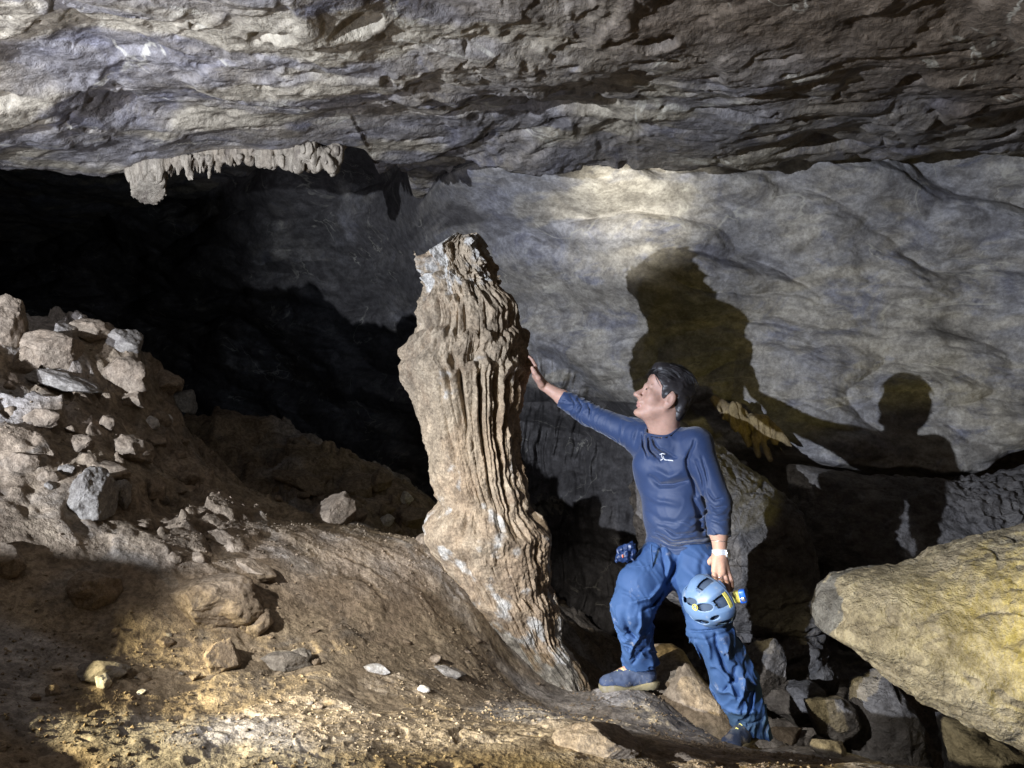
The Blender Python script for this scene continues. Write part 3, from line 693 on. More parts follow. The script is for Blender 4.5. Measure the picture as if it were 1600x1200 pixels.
# hair ------------------------------------------------
def toH(p): return (p-HC)@HX.T
def hair_disp(p):
    q = toH(p); s_ = q[:, 0]*.8+q[:, 2]*.5
    a = fbm(q[:, 1]*55+fbm(q[:, 0]*14, q[:, 1]*14, q[:, 2]*14, 2, 500)*2.2, q[:, 0]*16+q[:, 2]*10, q[:, 2]*40, 3, 501)
    b = fbm(q[:, 0]*18, q[:, 1]*18, q[:, 2]*18, 2, 503)
    return .0045*a+.003*b
def hair_clip(p):
    q = toH(p); hl_ = np.interp(q[:, 0], [-.13, -.075, -.042, -.036, -.005, .010, .022, .036, .05, .075, .1], [-.085, -.085, -.055, .022, .026, -.012, -.014, .030, .046, .066, .072])
    ins = q[:, 2]-hl_+.004*noise(q[:, 0]*90, q[:, 1]*60, 0, 505)
    return -ins*.7
hp = [ell(H(-.016, 0, .040), (.105, .083, .088), HX, .02), ell(H(-.075, 0, -.03), (.030, .058, .055), HX, .03), ell(H(.040, .005, .105), (.050, .058, .030), HX, .03), ell(H(-.02, 0, .115), (.06, .06, .024), HX, .03)]
vv, ff = SDF(hp, hair_disp, hair_clip, pad=.02).mesh(.003)
mh = bpy.data.materials.new('hair'); mh.use_nodes = True; b_ = mh.node_tree.nodes['Principled BSDF']
b_.inputs['Base Color'].default_value = (.022, .019, .020, 1); b_.inputs['Roughness'].default_value = .48; b_.inputs['Specular IOR Level'].default_value = .55
M['hair'] = mh
hair = child('hair', vv, ff, 'hair')
# loose locks on top of the hair mass
def strands(n, seed, L0, r0, up=0.):
    r = np.random.default_rng(seed); V_, F_ = [], []
    for i in range(n):
        a = r.uniform(-1.0, 1.0); t0 = r.uniform(-.35, 1.9)
        dirn = A3(math.cos(t0)*1., math.sin(a)*.95, math.sin(t0)); dirn = dirn/np.linalg.norm(dirn)
        if dirn[2] < .32 and dirn[0] > -.05: continue
        if dirn[2] < -.45: continue
        p = A3(-.016, 0, .040)+dirn*A3(.108, .085, .092)
        flow = A3(-1., r.normal()*.35+.2*math.sin(i), -.1+r.normal()*.25); flow -= dirn*(flow@dirn); flow /= np.linalg.norm(flow)+1e-9
        ln = L0*r.uniform(.5, 1.2); pth = []; lift = r.uniform(.97, 1.07)+up*r.random()+.06*max(0, dirn[0]*dirn[2])
        for q in range(6):
            t = q/5; pp = p+flow*ln*t; dd = pp-A3(-.016, 0, .040); sc = np.linalg.norm(dd/A3(.108, .085, .092)); pp = A3(-.016, 0, .040)+dd/sc*(lift+.05*math.sin(t*3.1)+r.normal()*.006)
            pth.append(H(*pp))
        for q, c_ in enumerate(pth):
            rad = r0*(1-.75*q/5)
            for m in range(4):
                an = m*math.pi/2; V_.append(c_+rad*(math.cos(an)*hl+math.sin(an)*hu))
        k0 = len(V_)-24
        for q in range(5):
            for m in range(4): F_.append((k0+q*4+m, k0+q*4+(m+1) % 4, k0+q*4+4+(m+1) % 4, k0+q*4+4+m))
    return np.array(V_), np.array(F_)
vv, ff = strands(3800, 3, .05, .0012)
mesh_obj('hair_lock', vv, ff, M['hair'], hair, origin=person_base).location = (0, 0, 0)
vv, ff = strands(420, 11, .065, .0034, .09)
mesh_obj('hair_tuft', vv, ff, M['hair'], hair, origin=person_base).location = (0, 0, 0)
for s_e in (1, -1):
    vv, ff = SDF([cone(H(.083, s_e*.020, .021), H(.073, s_e*.044, .024), .0034, .0022, .003)], pad=.006).mesh(.0018)
    child('eyebrow', vv, ff, 'hair')
# shirt -----------------------------------------------
def ridges(q, seed, sharp=2.0):
    n = noise(q[..., 0], q[..., 1], q[..., 2], seed); return (1-np.minimum(np.abs(n)*sharp*1.6, 1))**1.5
def creases(p, folds, ymid):
    # grooves and ridges along creases of the cloth on the side towards the camera; widths in cm
    s_ = F/3.55; u_ = p[:, 0]*F/p[:, 1]+800; v_ = 600-p[:, 2]*F/p[:, 1]; out = np.zeros(len(p)); fr = sstep(.03, -.02, p[:, 1]-ymid)
    u_ = u_+4*noise(p[:, 0]*14, p[:, 1]*14, p[:, 2]*14, 801); v_ = v_+4*noise(p[:, 0]*14, p[:, 1]*14, p[:, 2]*14, 803)
    for pl_, w, amp in folds:
        pl_ = np.array(pl_, float); best = np.full(len(p), 1e9); tt_ = np.zeros(len(p)); n_ = len(pl_)-1
        bb0, bb1 = pl_.min(0)-w*3, pl_.max(0)+w*3; m = (u_ > bb0[0]) & (u_ < bb1[0]) & (v_ > bb0[1]) & (v_ < bb1[1])
        if not m.any(): continue
        uu, vv_ = u_[m], v_[m]; bm = np.full(m.sum(), 1e9); tm = np.zeros(m.sum())
        for i in range(n_):
            a, b = pl_[i], pl_[i+1]; d = b-a; t = np.clip(((uu-a[0])*d[0]+(vv_-a[1])*d[1])/(d@d), 0, 1)
            q = np.hypot(uu-a[0]-t*d[0], vv_-a[1]-t*d[1]); g = q < bm; bm = np.where(g, q, bm); tm = np.where(g, (i+t)/n_, tm)
        taper = np.sin(np.pi*np.clip(tm*.9+.05, 0, 1))**.6
        out[m] += 1.5*amp*taper*np.exp(-(bm/(w*.62))**2)
    return out*fr
SFOLD = [([(1003, 676), (1004, 695), (1012, 715)], 3.2, -.011), ([(1010, 684), (1018, 705), (1035, 722)], 3.2, -.011), ([(1016, 685), (1032, 702), (1055, 714)], 3, -.009), ([(1008, 680), (1012, 700), (1022, 716)], 3.5, .008), ([(1013, 682), (1024, 702), (1043, 716)], 3.5, .008),
  ([(992, 660), (996, 675), (990, 695)], 3.2, -.010), ([(982, 656), (987, 670), (983, 686)], 3, -.009), ([(973, 651), (978, 664), (975, 680)], 3, -.009), ([(965, 648), (969, 660), (967, 674)], 2.6, -.007), ([(987, 657), (992, 672), (987, 690)], 3, .008),
  ([(1012, 745), (1030, 757), (1055, 756), (1075, 748)], 6, -.012), ([(1020, 735), (1045, 745), (1065, 735)], 10, .009), ([(1083, 690), (1072, 720), (1080, 745), (1090, 775)], 4, -.012), ([(1088, 722), (1095, 745), (1100, 770)], 3, -.007), ([(1095, 715), (1102, 735), (1106, 760)], 3, -.006),
  ([(1085, 775), (1093, 800), (1096, 835)], 6, -.013), ([(1100, 770), (1104, 790), (1110, 810)], 3.5, -.008), ([(1106, 765), (1118, 780), (1128, 778)], 3, -.007), ([(1102, 780), (1116, 794), (1132, 792)], 3, -.007), ([(1105, 795), (1118, 804), (1133, 802)], 3, .006), ([(1112, 812), (1124, 818), (1134, 815)], 3, -.005),
  ([(1025, 832), (1050, 845), (1080, 846), (1108, 838)], 3.6, -.010), ([(1018, 838), (1045, 853), (1078, 855), (1108, 848)], 3.2, -.009), ([(1030, 822), (1055, 834), (1085, 834), (1105, 824)], 3.4, -.007), ([(1022, 835), (1048, 849), (1080, 851), (1108, 843)], 3, .008), ([(1080, 812), (1095, 808), (1108, 798)], 4, -.007), ([(1055, 815), (1080, 822), (1100, 812)], 4, .006),
  ([(1008, 770), (1030, 785), (1060, 788)], 7, .006), ([(1012, 800), (1035, 815), (1065, 816)], 6, -.005), ([(945, 640), (950, 652), (946, 664)], 2.6, -.006), ([(918, 628), (924, 642), (920, 655)], 2.6, -.006), ([(902, 622), (908, 634), (904, 648)], 2.4, -.006), ([(892, 618), (897, 630), (893, 642)], 2.2, -.005)]
def shirt_disp(p):
    return shirt_disp0(p)+creases(p, SFOLD, 3.60+.25*sstep(.42, .3, p[:, 0]))
def shirt_disp0(p):
    q = (p-ch)@TX.T
    w = fbm(p[:, 0]*5, p[:, 1]*5, p[:, 2]*5, 2, 601)
    # rings on the raised arm
    ua = unit(elR-shR); s1 = (p-shR)@ua
    arm = sstep(.02, .07, s1)
    n1 = ridges(np.stack([s1*34+w*3, q[:, 2]*9+w*2, q[:, 1]*9], -1), 603)*.0065*arm*(.35+.65*sstep(.16, .30, s1)+.5*np.exp(-((s1-.06)/.05)**2))
    # hanging sleeve
    s2 = ((p-shL)@tr); sl = sstep(-.03, .03, s2-.02+0*q[:, 2])*sstep(-.02, .06, shL[2]-p[:, 2])
    n2 = ridges(np.stack([q[:, 0]*10+p[:, 2]*7, q[:, 1]*8, p[:, 2]*26+q[:, 0]*14+w*3], -1), 607)*.0055*sl*(.3+.7*sstep(.22, .34, shL[2]-p[:, 2]))
    # torso: pulled folds from the raised shoulder, gathers at the waist
    to = (1-arm)*(1-sl)
    dq = q[:, 0]*.75+q[:, 2]*.66; dp = -q[:, 0]*.66+q[:, 2]*.75
    n3 = ridges(np.stack([dq*5+w*1.5, q[:, 1]*4, dp*16+w*2.5], -1), 611)*.0075*sstep(-.06, .10, q[:, 2])*sstep(.2, -.06, q[:, 0])
    hz = p[:, 2]-wa[2]
    n4 = ridges(np.stack([q[:, 0]*4+w, q[:, 1]*4, (p[:, 2]+.35*np.abs(q[:, 0]-.02))*30+w*3.2], -1), 613)*.008*sstep(.15, .01, hz)
    n5 = ridges(np.stack([q[:, 0]*6+w, q[:, 1]*5, p[:, 2]*11+q[:, 0]*9+w*3], -1), 617)*.0032
    return n1+n2+(n3*.35+n4*.35+n5*.5)*to+.004*w
collar_c = P(1036, 679, 3.57)
def shirt_clip(p):
    col = .074-np.linalg.norm((p-collar_c)*A3(1, 1, .9), axis=1)         # neck hole
    hem = (P(1062, 864, 3.58)[2]+.03*((p[:, 0]-wa[0])/.13)*-1*.3-.012*np.cos((p[:, 0]-wa[0])*9))-p[:, 2]
    far = (np.abs(p[:, 0]-wa[0]-.02) > .15)                              # leave sleeves alone
    return np.where((p[:, 2] < wa[2]+.05) & ~((p[:, 0] > elL[0]-.047)), np.maximum(hem, col), col)
slR, slL = P(880, 623, 3.83), P(1123, 836, 3.415)
def A_(o): return o
sp = [ell(ch+A3(0, 0, .01), (.158, .112, .175), TX, .05), ell(be, (.140, .112, .17), TX, .05), ell(wa+A3(.0, 0, -.01), (.142, .112, .085), TX, .04),
      ell(ch+tr*-.065+tf*.055+A3(0, 0, .02), (.07, .05, .06), TX, .03), ell(ch+tr*.07+tf*.055+A3(0, 0, .02), (.07, .05, .06), TX, .03),
      cone(neck1+A3(0, 0, -.02), shR, .060, .066, .045), cone(neck1+A3(0, 0, -.02), shL+A3(0,0,.0), .060, .066, .045),
      cone(shR, elR, .066, .047, .04), cone(elR, slR, .047, .0395, .02, flat=.001),
      cone(shL, elL, .066, .052, .022), cone(elL, slL, .052, .044, .02, flat=.001),
      cone(collar_c+A3(0, 0, -.03), collar_c+A3(0, 0, -.05), .08, .085, .02)]
sp = [q for q in sp]
vv, ff = SDF(sp, shirt_disp, shirt_clip, pad=.03).mesh(.0038)
M['shirt'] = plain_mat('blue_shirt_fabric', (.014, .034, .10), .56, .42, noise_amt=.12, nscale=9, bump=.0006, bscale=900, dust=((.25, .27, .31), .66, 22, .35))
M['shirt'].node_tree.nodes['Principled BSDF'].inputs['Sheen Weight'].default_value = .25
shirt = child('shirt', vv, ff, 'shirt')
# collar band
def ring_tube(c, ax1, ax2, r1, r2, rad, n=48, m=8):
    V_ = []
    for i in range(n):
        a = 2*math.pi*i/n; d = ax1*math.cos(a)*r1+ax2*math.sin(a)*r2; o = unit(d); nn_ = np.cross(ax1, ax2)
        for j in range(m):
            b = 2*math.pi*j/m; V_.append(c+d+rad*(math.cos(b)*o+math.sin(b)*nn_))
    V_ = np.array(V_).reshape(n, m, 3); V_ = np.concatenate([V_, V_[:1]]); return V_.reshape(-1, 3), grid_faces(n+1, m, wrap=True)
cpts = []
shs = SDF(sp, shirt_disp, None, pad=.03)
for a in np.linspace(0, 2*math.pi, 61):
    lo_, hi_ = R(-85), R(80)
    for _ in range(22):
        m_ = (lo_+hi_)/2; pt = collar_c+.0745*A3(math.cos(m_)*math.cos(a), math.cos(m_)*math.sin(a), math.sin(m_)/.9)
        if shs.ev(pt[None], None, True)[0] > 0: hi_ = m_
        else: lo_ = m_
    cpts.append(pt)
cpts = np.array(cpts); ker = np.ones(7)/7
cpts = np.stack([np.convolve(np.r_[cpts[-4:-1, i], cpts[:, i], cpts[1:4, i]], ker, 'valid') for i in range(3)], -1)
V_, f_, _ = tube(cpts, .0052, 8) if 'tube' in globals() else (None, None, None)
mesh_obj('collar', V_, f_, M['shirt'], shirt, origin=person_base).location = (0, 0, 0)
# trousers --------------------------------------------
def tr_disp(p):
    return tr_disp0(p)+creases(p, TFOLD, P(1070, 980, 3.52)[1]+.02)
TFOLD = [([(1042, 855), (1048, 880), (1040, 905)], 7, .013), ([(1060, 870), (1052, 890), (1040, 915)], 6, -.012), ([(1035, 915), (1015, 935), (985, 940)], 5, .010), ([(1040, 922), (1018, 948), (1000, 955)], 4, -.010),
  ([(1000, 950), (1003, 975), (995, 1000)], 6, .010), ([(975, 960), (982, 985), (1000, 1005)], 5, -.010), ([(1010, 985), (990, 1005), (985, 1025)], 4, .010), ([(1008, 1012), (995, 1028), (985, 1040)], 4, -.009),
  ([(1078, 985), (1105, 987), (1130, 984)], 3, -.010), ([(1095, 988), (1108, 1010), (1112, 1040)], 7, .014), ([(1118, 990), (1122, 1015), (1135, 1050)], 5, -.014), ([(1132, 1000), (1140, 1030), (1160, 1050)], 6, .012),
  ([(1120, 1040), (1140, 1060), (1150, 1095)], 5, .013), ([(1150, 1040), (1148, 1065), (1130, 1080)], 4, -.011), ([(1165, 1060), (1162, 1090), (1150, 1110)], 5, .012), ([(1178, 1075), (1176, 1100), (1168, 1122)], 4, -.012), ([(1140, 1110), (1160, 1118), (1185, 1112)], 4, .010), ([(1146, 1122), (1168, 1130), (1190, 1124)], 3, -.009),
  ([(1090, 1010), (1100, 1030), (1110, 1070)], 4, -.010), ([(1065, 880), (1085, 905), (1100, 940)], 9, .007), ([(1100, 868), (1095, 900), (1080, 930)], 6, -.005)]
def tr_disp0(p):
    w = fbm(p[:, 0]*5, p[:, 1]*5, p[:, 2]*5, 2, 701)
    def leg(a, b, seed, fr, amp, rot):
        ax_ = unit(b-a); s_ = (p-a)@ax_; o = p-a-s_[:, None]*ax_; return ridges(np.stack([s_*fr+o[:, 0]*rot+w*2.2, o[:, 0]*7, o[:, 1]*7], -1), seed)*amp
    kn = np.exp(-(((p-knR)@unit(anR-hipR))/.07)**2)
    a = leg(hipR, knR, 703, 16, .008, 10)*(p[:, 0] < (hipR+hipL)[0]/2+.03)*sstep(hipR[2]+.02, knR[2]-.02, p[:, 2])
    b = leg(knR, anR, 705, 13, .010, -14)*(p[:, 0] < P(1050, 0, 3.5)[0])*sstep(knR[2]+.04, knR[2]-.06, p[:, 2])
    c = leg(knL, anL, 707, 7, .013, 16)*(p[:, 0] > P(1060, 0, 3.5)[0])*sstep(knL[2]+.02, knL[2]-.08, p[:, 2])
    c2 = leg(hipL, knL, 709, 7, .005, 12)*(p[:, 0] > P(1050, 0, 3.5)[0])*sstep(hipL[2], knL[2], p[:, 2])
    d1 = ridges(np.stack([p[:, 0]*22+p[:, 2]*12+w*3, p[:, 1]*6, p[:, 2]*5], -1), 711)*.006
    seam = -.006*np.exp(-(((p-knL)@unit(anL-hipL)-.0)/.006)**2)*(p[:, 0] > P(1060, 0, 3.5)[0])
    fly = -.008*np.exp(-((p[:, 0]-(P(1036, 0, 3.5)[0]+.12*(pe[2]-p[:, 2])))/.006)**2)*sstep(pe[2]-.13, pe[2]-.02, p[:, 2])
    big = .006*fbm(p[:, 0]*11, p[:, 1]*11, p[:, 2]*7, 3, 713)
    return a+b+c+c2+d1*.5+seam+fly+big
def tr_clip(p):
    top = p[:, 2]-(wa[2]+.02)
    cuffR = (anR[2]+.000+.10*(p[:, 0]-anR[0]))-p[:, 2]; cuffL = (anL[2]-.062-.30*(p[:, 0]-anL[0]))-p[:, 2]
    return np.maximum(top, np.where(p[:, 0] < P(1065, 0, 3.5)[0], cuffR, cuffL))
bR, bL = anR+A3(0, 0, -.05), anL+A3(.02, 0, -.09)
tp = [ell(pe+A3(0, 0, .02), (.142, .112, .11), TX, .04), cone(hipR+A3(0, 0, .01), knR, .098, .076, .03), cone(P(1030, 878, 3.56), P(998, 912, 3.50), .09, .086, .03), cone(knR, anR+A3(-.005, 0, .0), .073, .060, .03), cone(anR, bR, .060, .060, .02),
      cone(hipL+A3(0, 0, .02), knL, .106, .082, .03), cone(knL, P(1146, 1060, 3.48), .080, .082, .03), cone(P(1146, 1060, 3.48), anL+A3(0.003, 0, 0), .082, .066, .03), cone(anL, bL, .066, .066, .02)]
vv, ff = SDF(tp, tr_disp, tr_clip, pad=.03).mesh(.004)
M['trousers'] = plain_mat('blue_trouser_fabric', (.030, .070, .185), .72, .25, noise_amt=.22, nscale=8, bump=.0005, bscale=1100, dust=((.30, .30, .31), .60, 14, .5))
tro = child('trousers', vv, ff, 'trousers')
# cargo zip flap / drawcord
def tube_obj(name, path, rad, mat, parent, n=8):
    V_, f_, tri = tube(path, rad, n)
    me = bpy.data.meshes.new(name); org = np.array(parent['_o']) if '_o' in parent else person_base
    me.from_pydata([tuple(a) for a in (V_-org)], [], [tuple(map(int, a)) for a in f_]+[tuple(map(int, a)) for a in tri])
    for p_ in me.polygons: p_.use_smooth = True
    me.materials.append(M[mat]); o = bpy.data.objects.new(name, me); C.collection.objects.link(o); o.parent = parent; return o
def merge(parts):
    V_, F_ = [], []; n = 0
    for a, b in parts: V_.append(a); F_.append(np.asarray(b)+n); n += len(a)
    return np.concatenate(V_), np.concatenate(F_)
setorg(shirt, person_base); setorg(tro, person_base)
def cord_pt(px, py, d): return P(px, py, d)
dc = [P(1017, 850, 3.455), P(1017, 860, 3.452), P(1018, 870, 3.450), P(1019, 880, 3.45), P(1019, 888, 3.452)]
tube_obj('drawcord', dc, .004, 'trousers', tro)
# chest emblem: small bird-like mark with a line
M['print'] = plain_mat('white_print', (.75, .77, .8), .6, .2, noise_amt=.03)
EMB = [[(1031, 710), (1034, 708.6), (1039, 709.4)], [(1034, 709), (1033.5, 713), (1036, 717), (1032.5, 719)], [(1036, 712), (1037, 716), (1039, 718.2)], [(1038, 718.2), (1052, 719.8)]]
def project_to(sd_, p, off=.0012):
    d = unit(p); t = np.linalg.norm(p)-.35
    for _ in range(60):
        dd = sd_.ev((d*t)[None], None, True)[0]
        t += dd*.7
        if abs(dd) < 2e-4: break
    return d*(t-off)
shirt_sdf = SDF(sp, shirt_disp, shirt_clip, pad=.03)
tro_sdf = SDF(tp, tr_disp, tr_clip, pad=.03)
parts = []
for pl_ in EMB:
    V_, f_, tri = tube([project_to(shirt_sdf, P(a, b, 3.5)) for a, b in pl_], .0022, 6)
    parts.append((V_, f_))
vv, ff = merge(parts); mesh_obj('emblem', vv, ff, M['print'], shirt)
# zip seam line of the thigh pocket
V_, f_, tri = tube([project_to(tro_sdf, P(a, b, 3.4), .0) for a, b in [(978, 883), (990, 884.5), (1003, 885), (1014, 884)]], .0022, 6)
mesh_obj('pocket_seam', V_, f_, M['trousers'], tro)
# bunched glove hanging at the hip
def glove_disp(p): return .013*fbm(p[:, 0]*38, p[:, 1]*38, p[:, 2]*38, 3, 721)+.006*ridges(p*30, 723)
g0 = P(976, 866, 3.50)
vv, ff = SDF([cone(P(985, 855, 3.5), P(977, 872, 3.49), .014, .020, .01), cone(P(970, 861, 3.5), P(985, 852, 3.5), .011, .010, .01), cone(P(965, 873, 3.49), P(978, 866, 3.49), .011, .014, .01), cone(P(985, 872, 3.49), P(990, 860, 3.5), .010, .011, .01)], glove_disp, pad=.03).mesh(.0028)
M['glove'] = plain_mat('dark_glove_fabric', (.012, .03, .10), .45, .5, noise_amt=.5, nscale=60)
gl = mesh_obj('glove', vv, ff, M['glove'], origin=g0); setorg(gl, g0)
tag(gl, 'crumpled dark blue glove tucked at the hip of the trousers', 'glove')
M['orange'] = plain_mat('orange_tag', (.6, .12, .05), .5)
vv, ff = SDF([ell(P(973, 869, 3.465), (.003, .003, .008))], pad=.006).mesh(.0015); mesh_obj('label_tag', vv, ff, M['orange'], gl)
# shoes -----------------------------------------------
M['shoe'] = plain_mat('blue_shoe_fabric', (.05, .07, .13), .7, .3, noise_amt=.35, nscale=40, bump=.001, bscale=500, dust=((.33, .30, .26), .50, 14, .7))
M['sole'] = plain_mat('muddy_sole', (.24, .205, .12), .8, .2, noise_amt=.4, nscale=30, bump=.002, bscale=200, dust=((.30, .26, .2), .5, 20, .8))
M['lace'] = plain_mat('yellow_lace', (.62, .66, .25), .6)
def shoe(ank, heel, toe, zs, lbl):
    d = unit((toe-heel)*A3(1, 1, 0)); s_ = np.cross(d, A3(0, 0, 1)); u_ = A3(0, 0, 1); L_ = np.linalg.norm((toe-heel)[:2])
    X_ = np.array([d, s_, u_]); B0 = np.array([heel[0], heel[1], zs])
    def Q(a, b, c): return B0+d*a*L_+s_*b+u_*c
    pr2 = [ell(Q(.18, 0, .062), (.042, .035, .045), X_, .02), cone(Q(.14, 0, .05), Q(.20, 0, .108), .036, .040, .02), cone(Q(.15, 0, .045), Q(.80, 0, .036), .036, .030, .02), cone(Q(.28, 0, .085), Q(.72, 0, .044), .032, .026, .02), ell(Q(.84, 0, .034), (.042, .042, .026), X_, .02), ell(Q(.62, 0, .034), (.05, .044, .03), X_, .02)]
    def sdisp(p): return .003*fbm(p[:, 0]*30, p[:, 1]*30, p[:, 2]*30, 3, 731)
    vv, ff = SDF(pr2, sdisp, lambda p: (zs+.018)-p[:, 2], pad=.02).mesh(.003)
    sh = child('shoe', vv, ff, 'shoe'); setorg(sh, person_base)
    so = [cone(Q(.10, 0, .022), Q(.85, 0, .022), .043, .042, .02), ell(Q(.70, 0, .022), (.06, .05, .03), X_, .02), ell(Q(.12, 0, .02), (.045, .042, .03), X_, .02)]
    def sclip(p):
        q = (p-B0)@X_.T; return np.maximum(p[:, 2]-(zs+.026+.008*np.sin(q[:, 0]/L_*9+.5)), zs+.004*np.sin(q[:, 0]*240)*.5-p[:, 2]+.008*sstep(.45, .5, q[:, 0]/L_)*sstep(.6, .5, q[:, 0]/L_))
    vv, ff = SDF(so, None, sclip, pad=.02).mesh(.003); mesh_obj('sole', vv, ff, M['sole'], sh)
    lp = []
    for i in range(4):
        t = .40+.09*i; V_, f_, _ = tube([Q(t, -.022, .106-.11*(t-.28)*1.0), Q(t+.015, 0, .119-.10*(t-.28)*1.0), Q(t, .022, .106-.11*(t-.28)*1.0)], .0026, 6); lp.append((V_, f_))
    vv, ff = merge(lp); mesh_obj('laces', vv, ff, M['lace'], sh)
shoe(anR, P(1022, 1066, 3.63), P(938, 1068, 3.58), P(980, 1074, 3.62)[2], '')
shoe(anL, P(1186, 1146, 3.58), P(1134, 1156, 3.34), P(1160, 1161, 3.46)[2], '')
# watch, bracelet, ring -------------------------------
M['metal'] = plain_mat('silver_metal', (.72, .74, .78), .25, .6, .9, .05)
M['strap'] = plain_mat('pale_strap', (.62, .66, .74), .4, .5, .3, .1, 200)
wd = unit(slL-wrL); wx1 = unit(np.cross(wd, A3(0, 1, 0))); wx2 = np.cross(wd, wx1)
wc = P(1125, 863, 3.403)
band = []
for q in np.linspace(-.009, .009, 7): band.append(ring_tube(wc+wd*q, wx1, wx2, .0300, .0290, .0026, 40, 6))
vv, ff = merge(band); watch = child('wristwatch', vv, ff, 'strap'); setorg(watch, person_base)
def boxm(c, X_, h, bev=.2):
    s, fc = rock_box(bev); return c+(s*np.array(h))@np.array(X_), fc
def rock_box(b):
    n = 10; p = sphere_pts(n).reshape(-1, 3); p = np.sign(p)*np.abs(p)**.35; p = p/np.maximum(1, np.abs(p).max(1))[:, None]; return p, grid_faces(n+1, 2*n, wrap=True)[:, ::-1]
cdir = unit(A3(.75, -.6, 0)); X_ = [unit(np.cross(cdir, wd)), cdir, wd]
vv, ff = boxm(wc+cdir*.033, X_, (.016, .006, .017)); mesh_obj('watch_case', vv, ff, M['metal'], watch)
vv, ff = ring_tube(P(1125, 846, 3.408), unit(wx1+wd*.15), wx2, .0345, .0335, .0012, 40, 6); child('bracelet', vv, ff, 'metal')
rp = pl+A3(-.0085, -.016, -.024); vv, ff = ring_tube(rp, A3(1, 0, 0), unit(A3(0, .8, -.6)), .0115, .0115, .0015, 24, 6); child('ring', vv, ff, 'metal')

# ------------------------------------------------------------------ helmet with head torch
hm = P(1110, 938, 3.36)
ha = unit(A3(-.72, -.45, -.30)); hb = unit(np.cross(ha, A3(.15, .35, -1))); hcx = np.cross(ha, hb)      # ha = crown direction
HXm = np.array([ha, hb, hcx])
M['shell'] = plain_mat('grey_blue_helmet_shell', (.11, .19, .36), .4, .45, noise_amt=.1, nscale=12, dust=((.35, .36, .38), .55, 25, .4))
M['hblack'] = plain_mat('dark_foam', (.05, .075, .13), .8, .2)
M['yellow'] = plain_mat('yellow_strap', (.50, .46, .12), .7, .2)
M['torchblue'] = plain_mat('blue_plastic', (.02, .12, .62), .3, .5)
hsh = [ell(hm, (.104, .114, .098), HXm, .01), ell(hm+ha*.004, (.095, .105, .089), HXm, .004, -1)]
for (b1, c1, a1, s1) in ((.040, .030, .07, .022), (-.012, .036, .085, .020), (-.046, .020, .07, .016), (.028, -.030, .075, .022), (-.026, -.032, .07, .020), (.064, -.002, .05, .016)):
    c_ = hm+ha*a1+hb*b1+hcx*c1; o_ = unit(ha*a1+hb*b1+hcx*c1)
    t1_ = unit(np.cross(o_, hb+.3*hcx)); t2_ = np.cross(o_, t1_)
    hsh.append(ell(c_, (s1*.66, s1*1.45, .05), np.array([t1_, t2_, o_]), .004, -1))
def hclip(p): q = (p-hm)@HXm.T; return -(q[:, 0]+.022+.012*np.cos(q[:, 1]*22))
def hdisp(p):
    q = (p-hm)@HXm.T; return .0045*np.clip(np.cos(np.arctan2(q[:, 2], q[:, 1])*6)*2, -1, 1)*sstep(.085, .02, q[:, 0])
vv, ff = SDF(hsh, hdisp, hclip, pad=.01).mesh(.0026)
helmet = mesh_obj('helmet', vv, ff, M['shell'], origin=hm); setorg(helmet, hm)
tag(helmet, 'scuffed grey blue caving helmet with head torch held in the hand of the person', 'helmet')
vv, ff = SDF([ell(hm, (.087, .097, .083), HXm, .01), ell(hm-ha*.002, (.078, .088, .074), HXm, .004, -1)], None, hclip, pad=.01).mesh(.003); mesh_obj('foam_liner', vv, ff, M['hblack'], helmet)
vv, ff = ring_tube(hm-ha*.012, hb, hcx, .1135, .0985, .0045, 60, 8); mesh_obj('rim', vv, ff, M['hblack'], helmet)
tv = P(1161, 931, 3.31); td = unit(tv-hm)
bd = []
ta = math.atan2((td@hcx)/.0975, (td@hb)/.1125)
for q in np.linspace(-.006, .006, 4):
    V_, f_, _ = tube([hm+ha*(.004+q)+hb*math.cos(ta+a)*.1145+hcx*math.sin(ta+a)*.0995 for a in np.linspace(-.55, .55, 14)], .0024, 6); bd.append((V_, f_))
vv, ff = merge(bd); mesh_obj('torch_strap', vv, ff, M['yellow'], helmet)
up_ = A3(0, 0, 1); X_ = [td, unit(np.cross(up_, td)), unit(np.cross(td, np.cross(up_, td)))]
vv, ff = boxm(tv-td*.022, X_, (.016, .020, .022)); mesh_obj('torch_bracket', vv, ff, M['yellow'], helmet)
vv, ff = boxm(tv, X_, (.014, .021, .026)); hl_o = mesh_obj('head_torch', vv, ff, M['torchblue'], helmet); setorg(hl_o, hm)
vv, ff = boxm(tv+A3(-.004, -.018, -.008), X_, (.008, .008, .009)); mesh_obj('lens', vv, ff, M['metal'], hl_o)
lg = []
for rr_ in (.0055,):
    lc = project_to(SDF(hsh, hdisp, hclip, pad=.01), P(1086, 949, 3.3), .001); o_ = unit(lc-hm); a_ = unit(np.cross(o_, hb)); b2 = np.cross(o_, a_)
    lg.append(ring_tube(lc, a_, b2, .012, .012, .0018, 24, 6)); lg.append(ring_tube(lc-b2*.0, a_, b2, .006, .006, .0016, 20, 6))
vv, ff = merge(lg); mesh_obj('badge', vv, ff, M['yellow'], helmet)

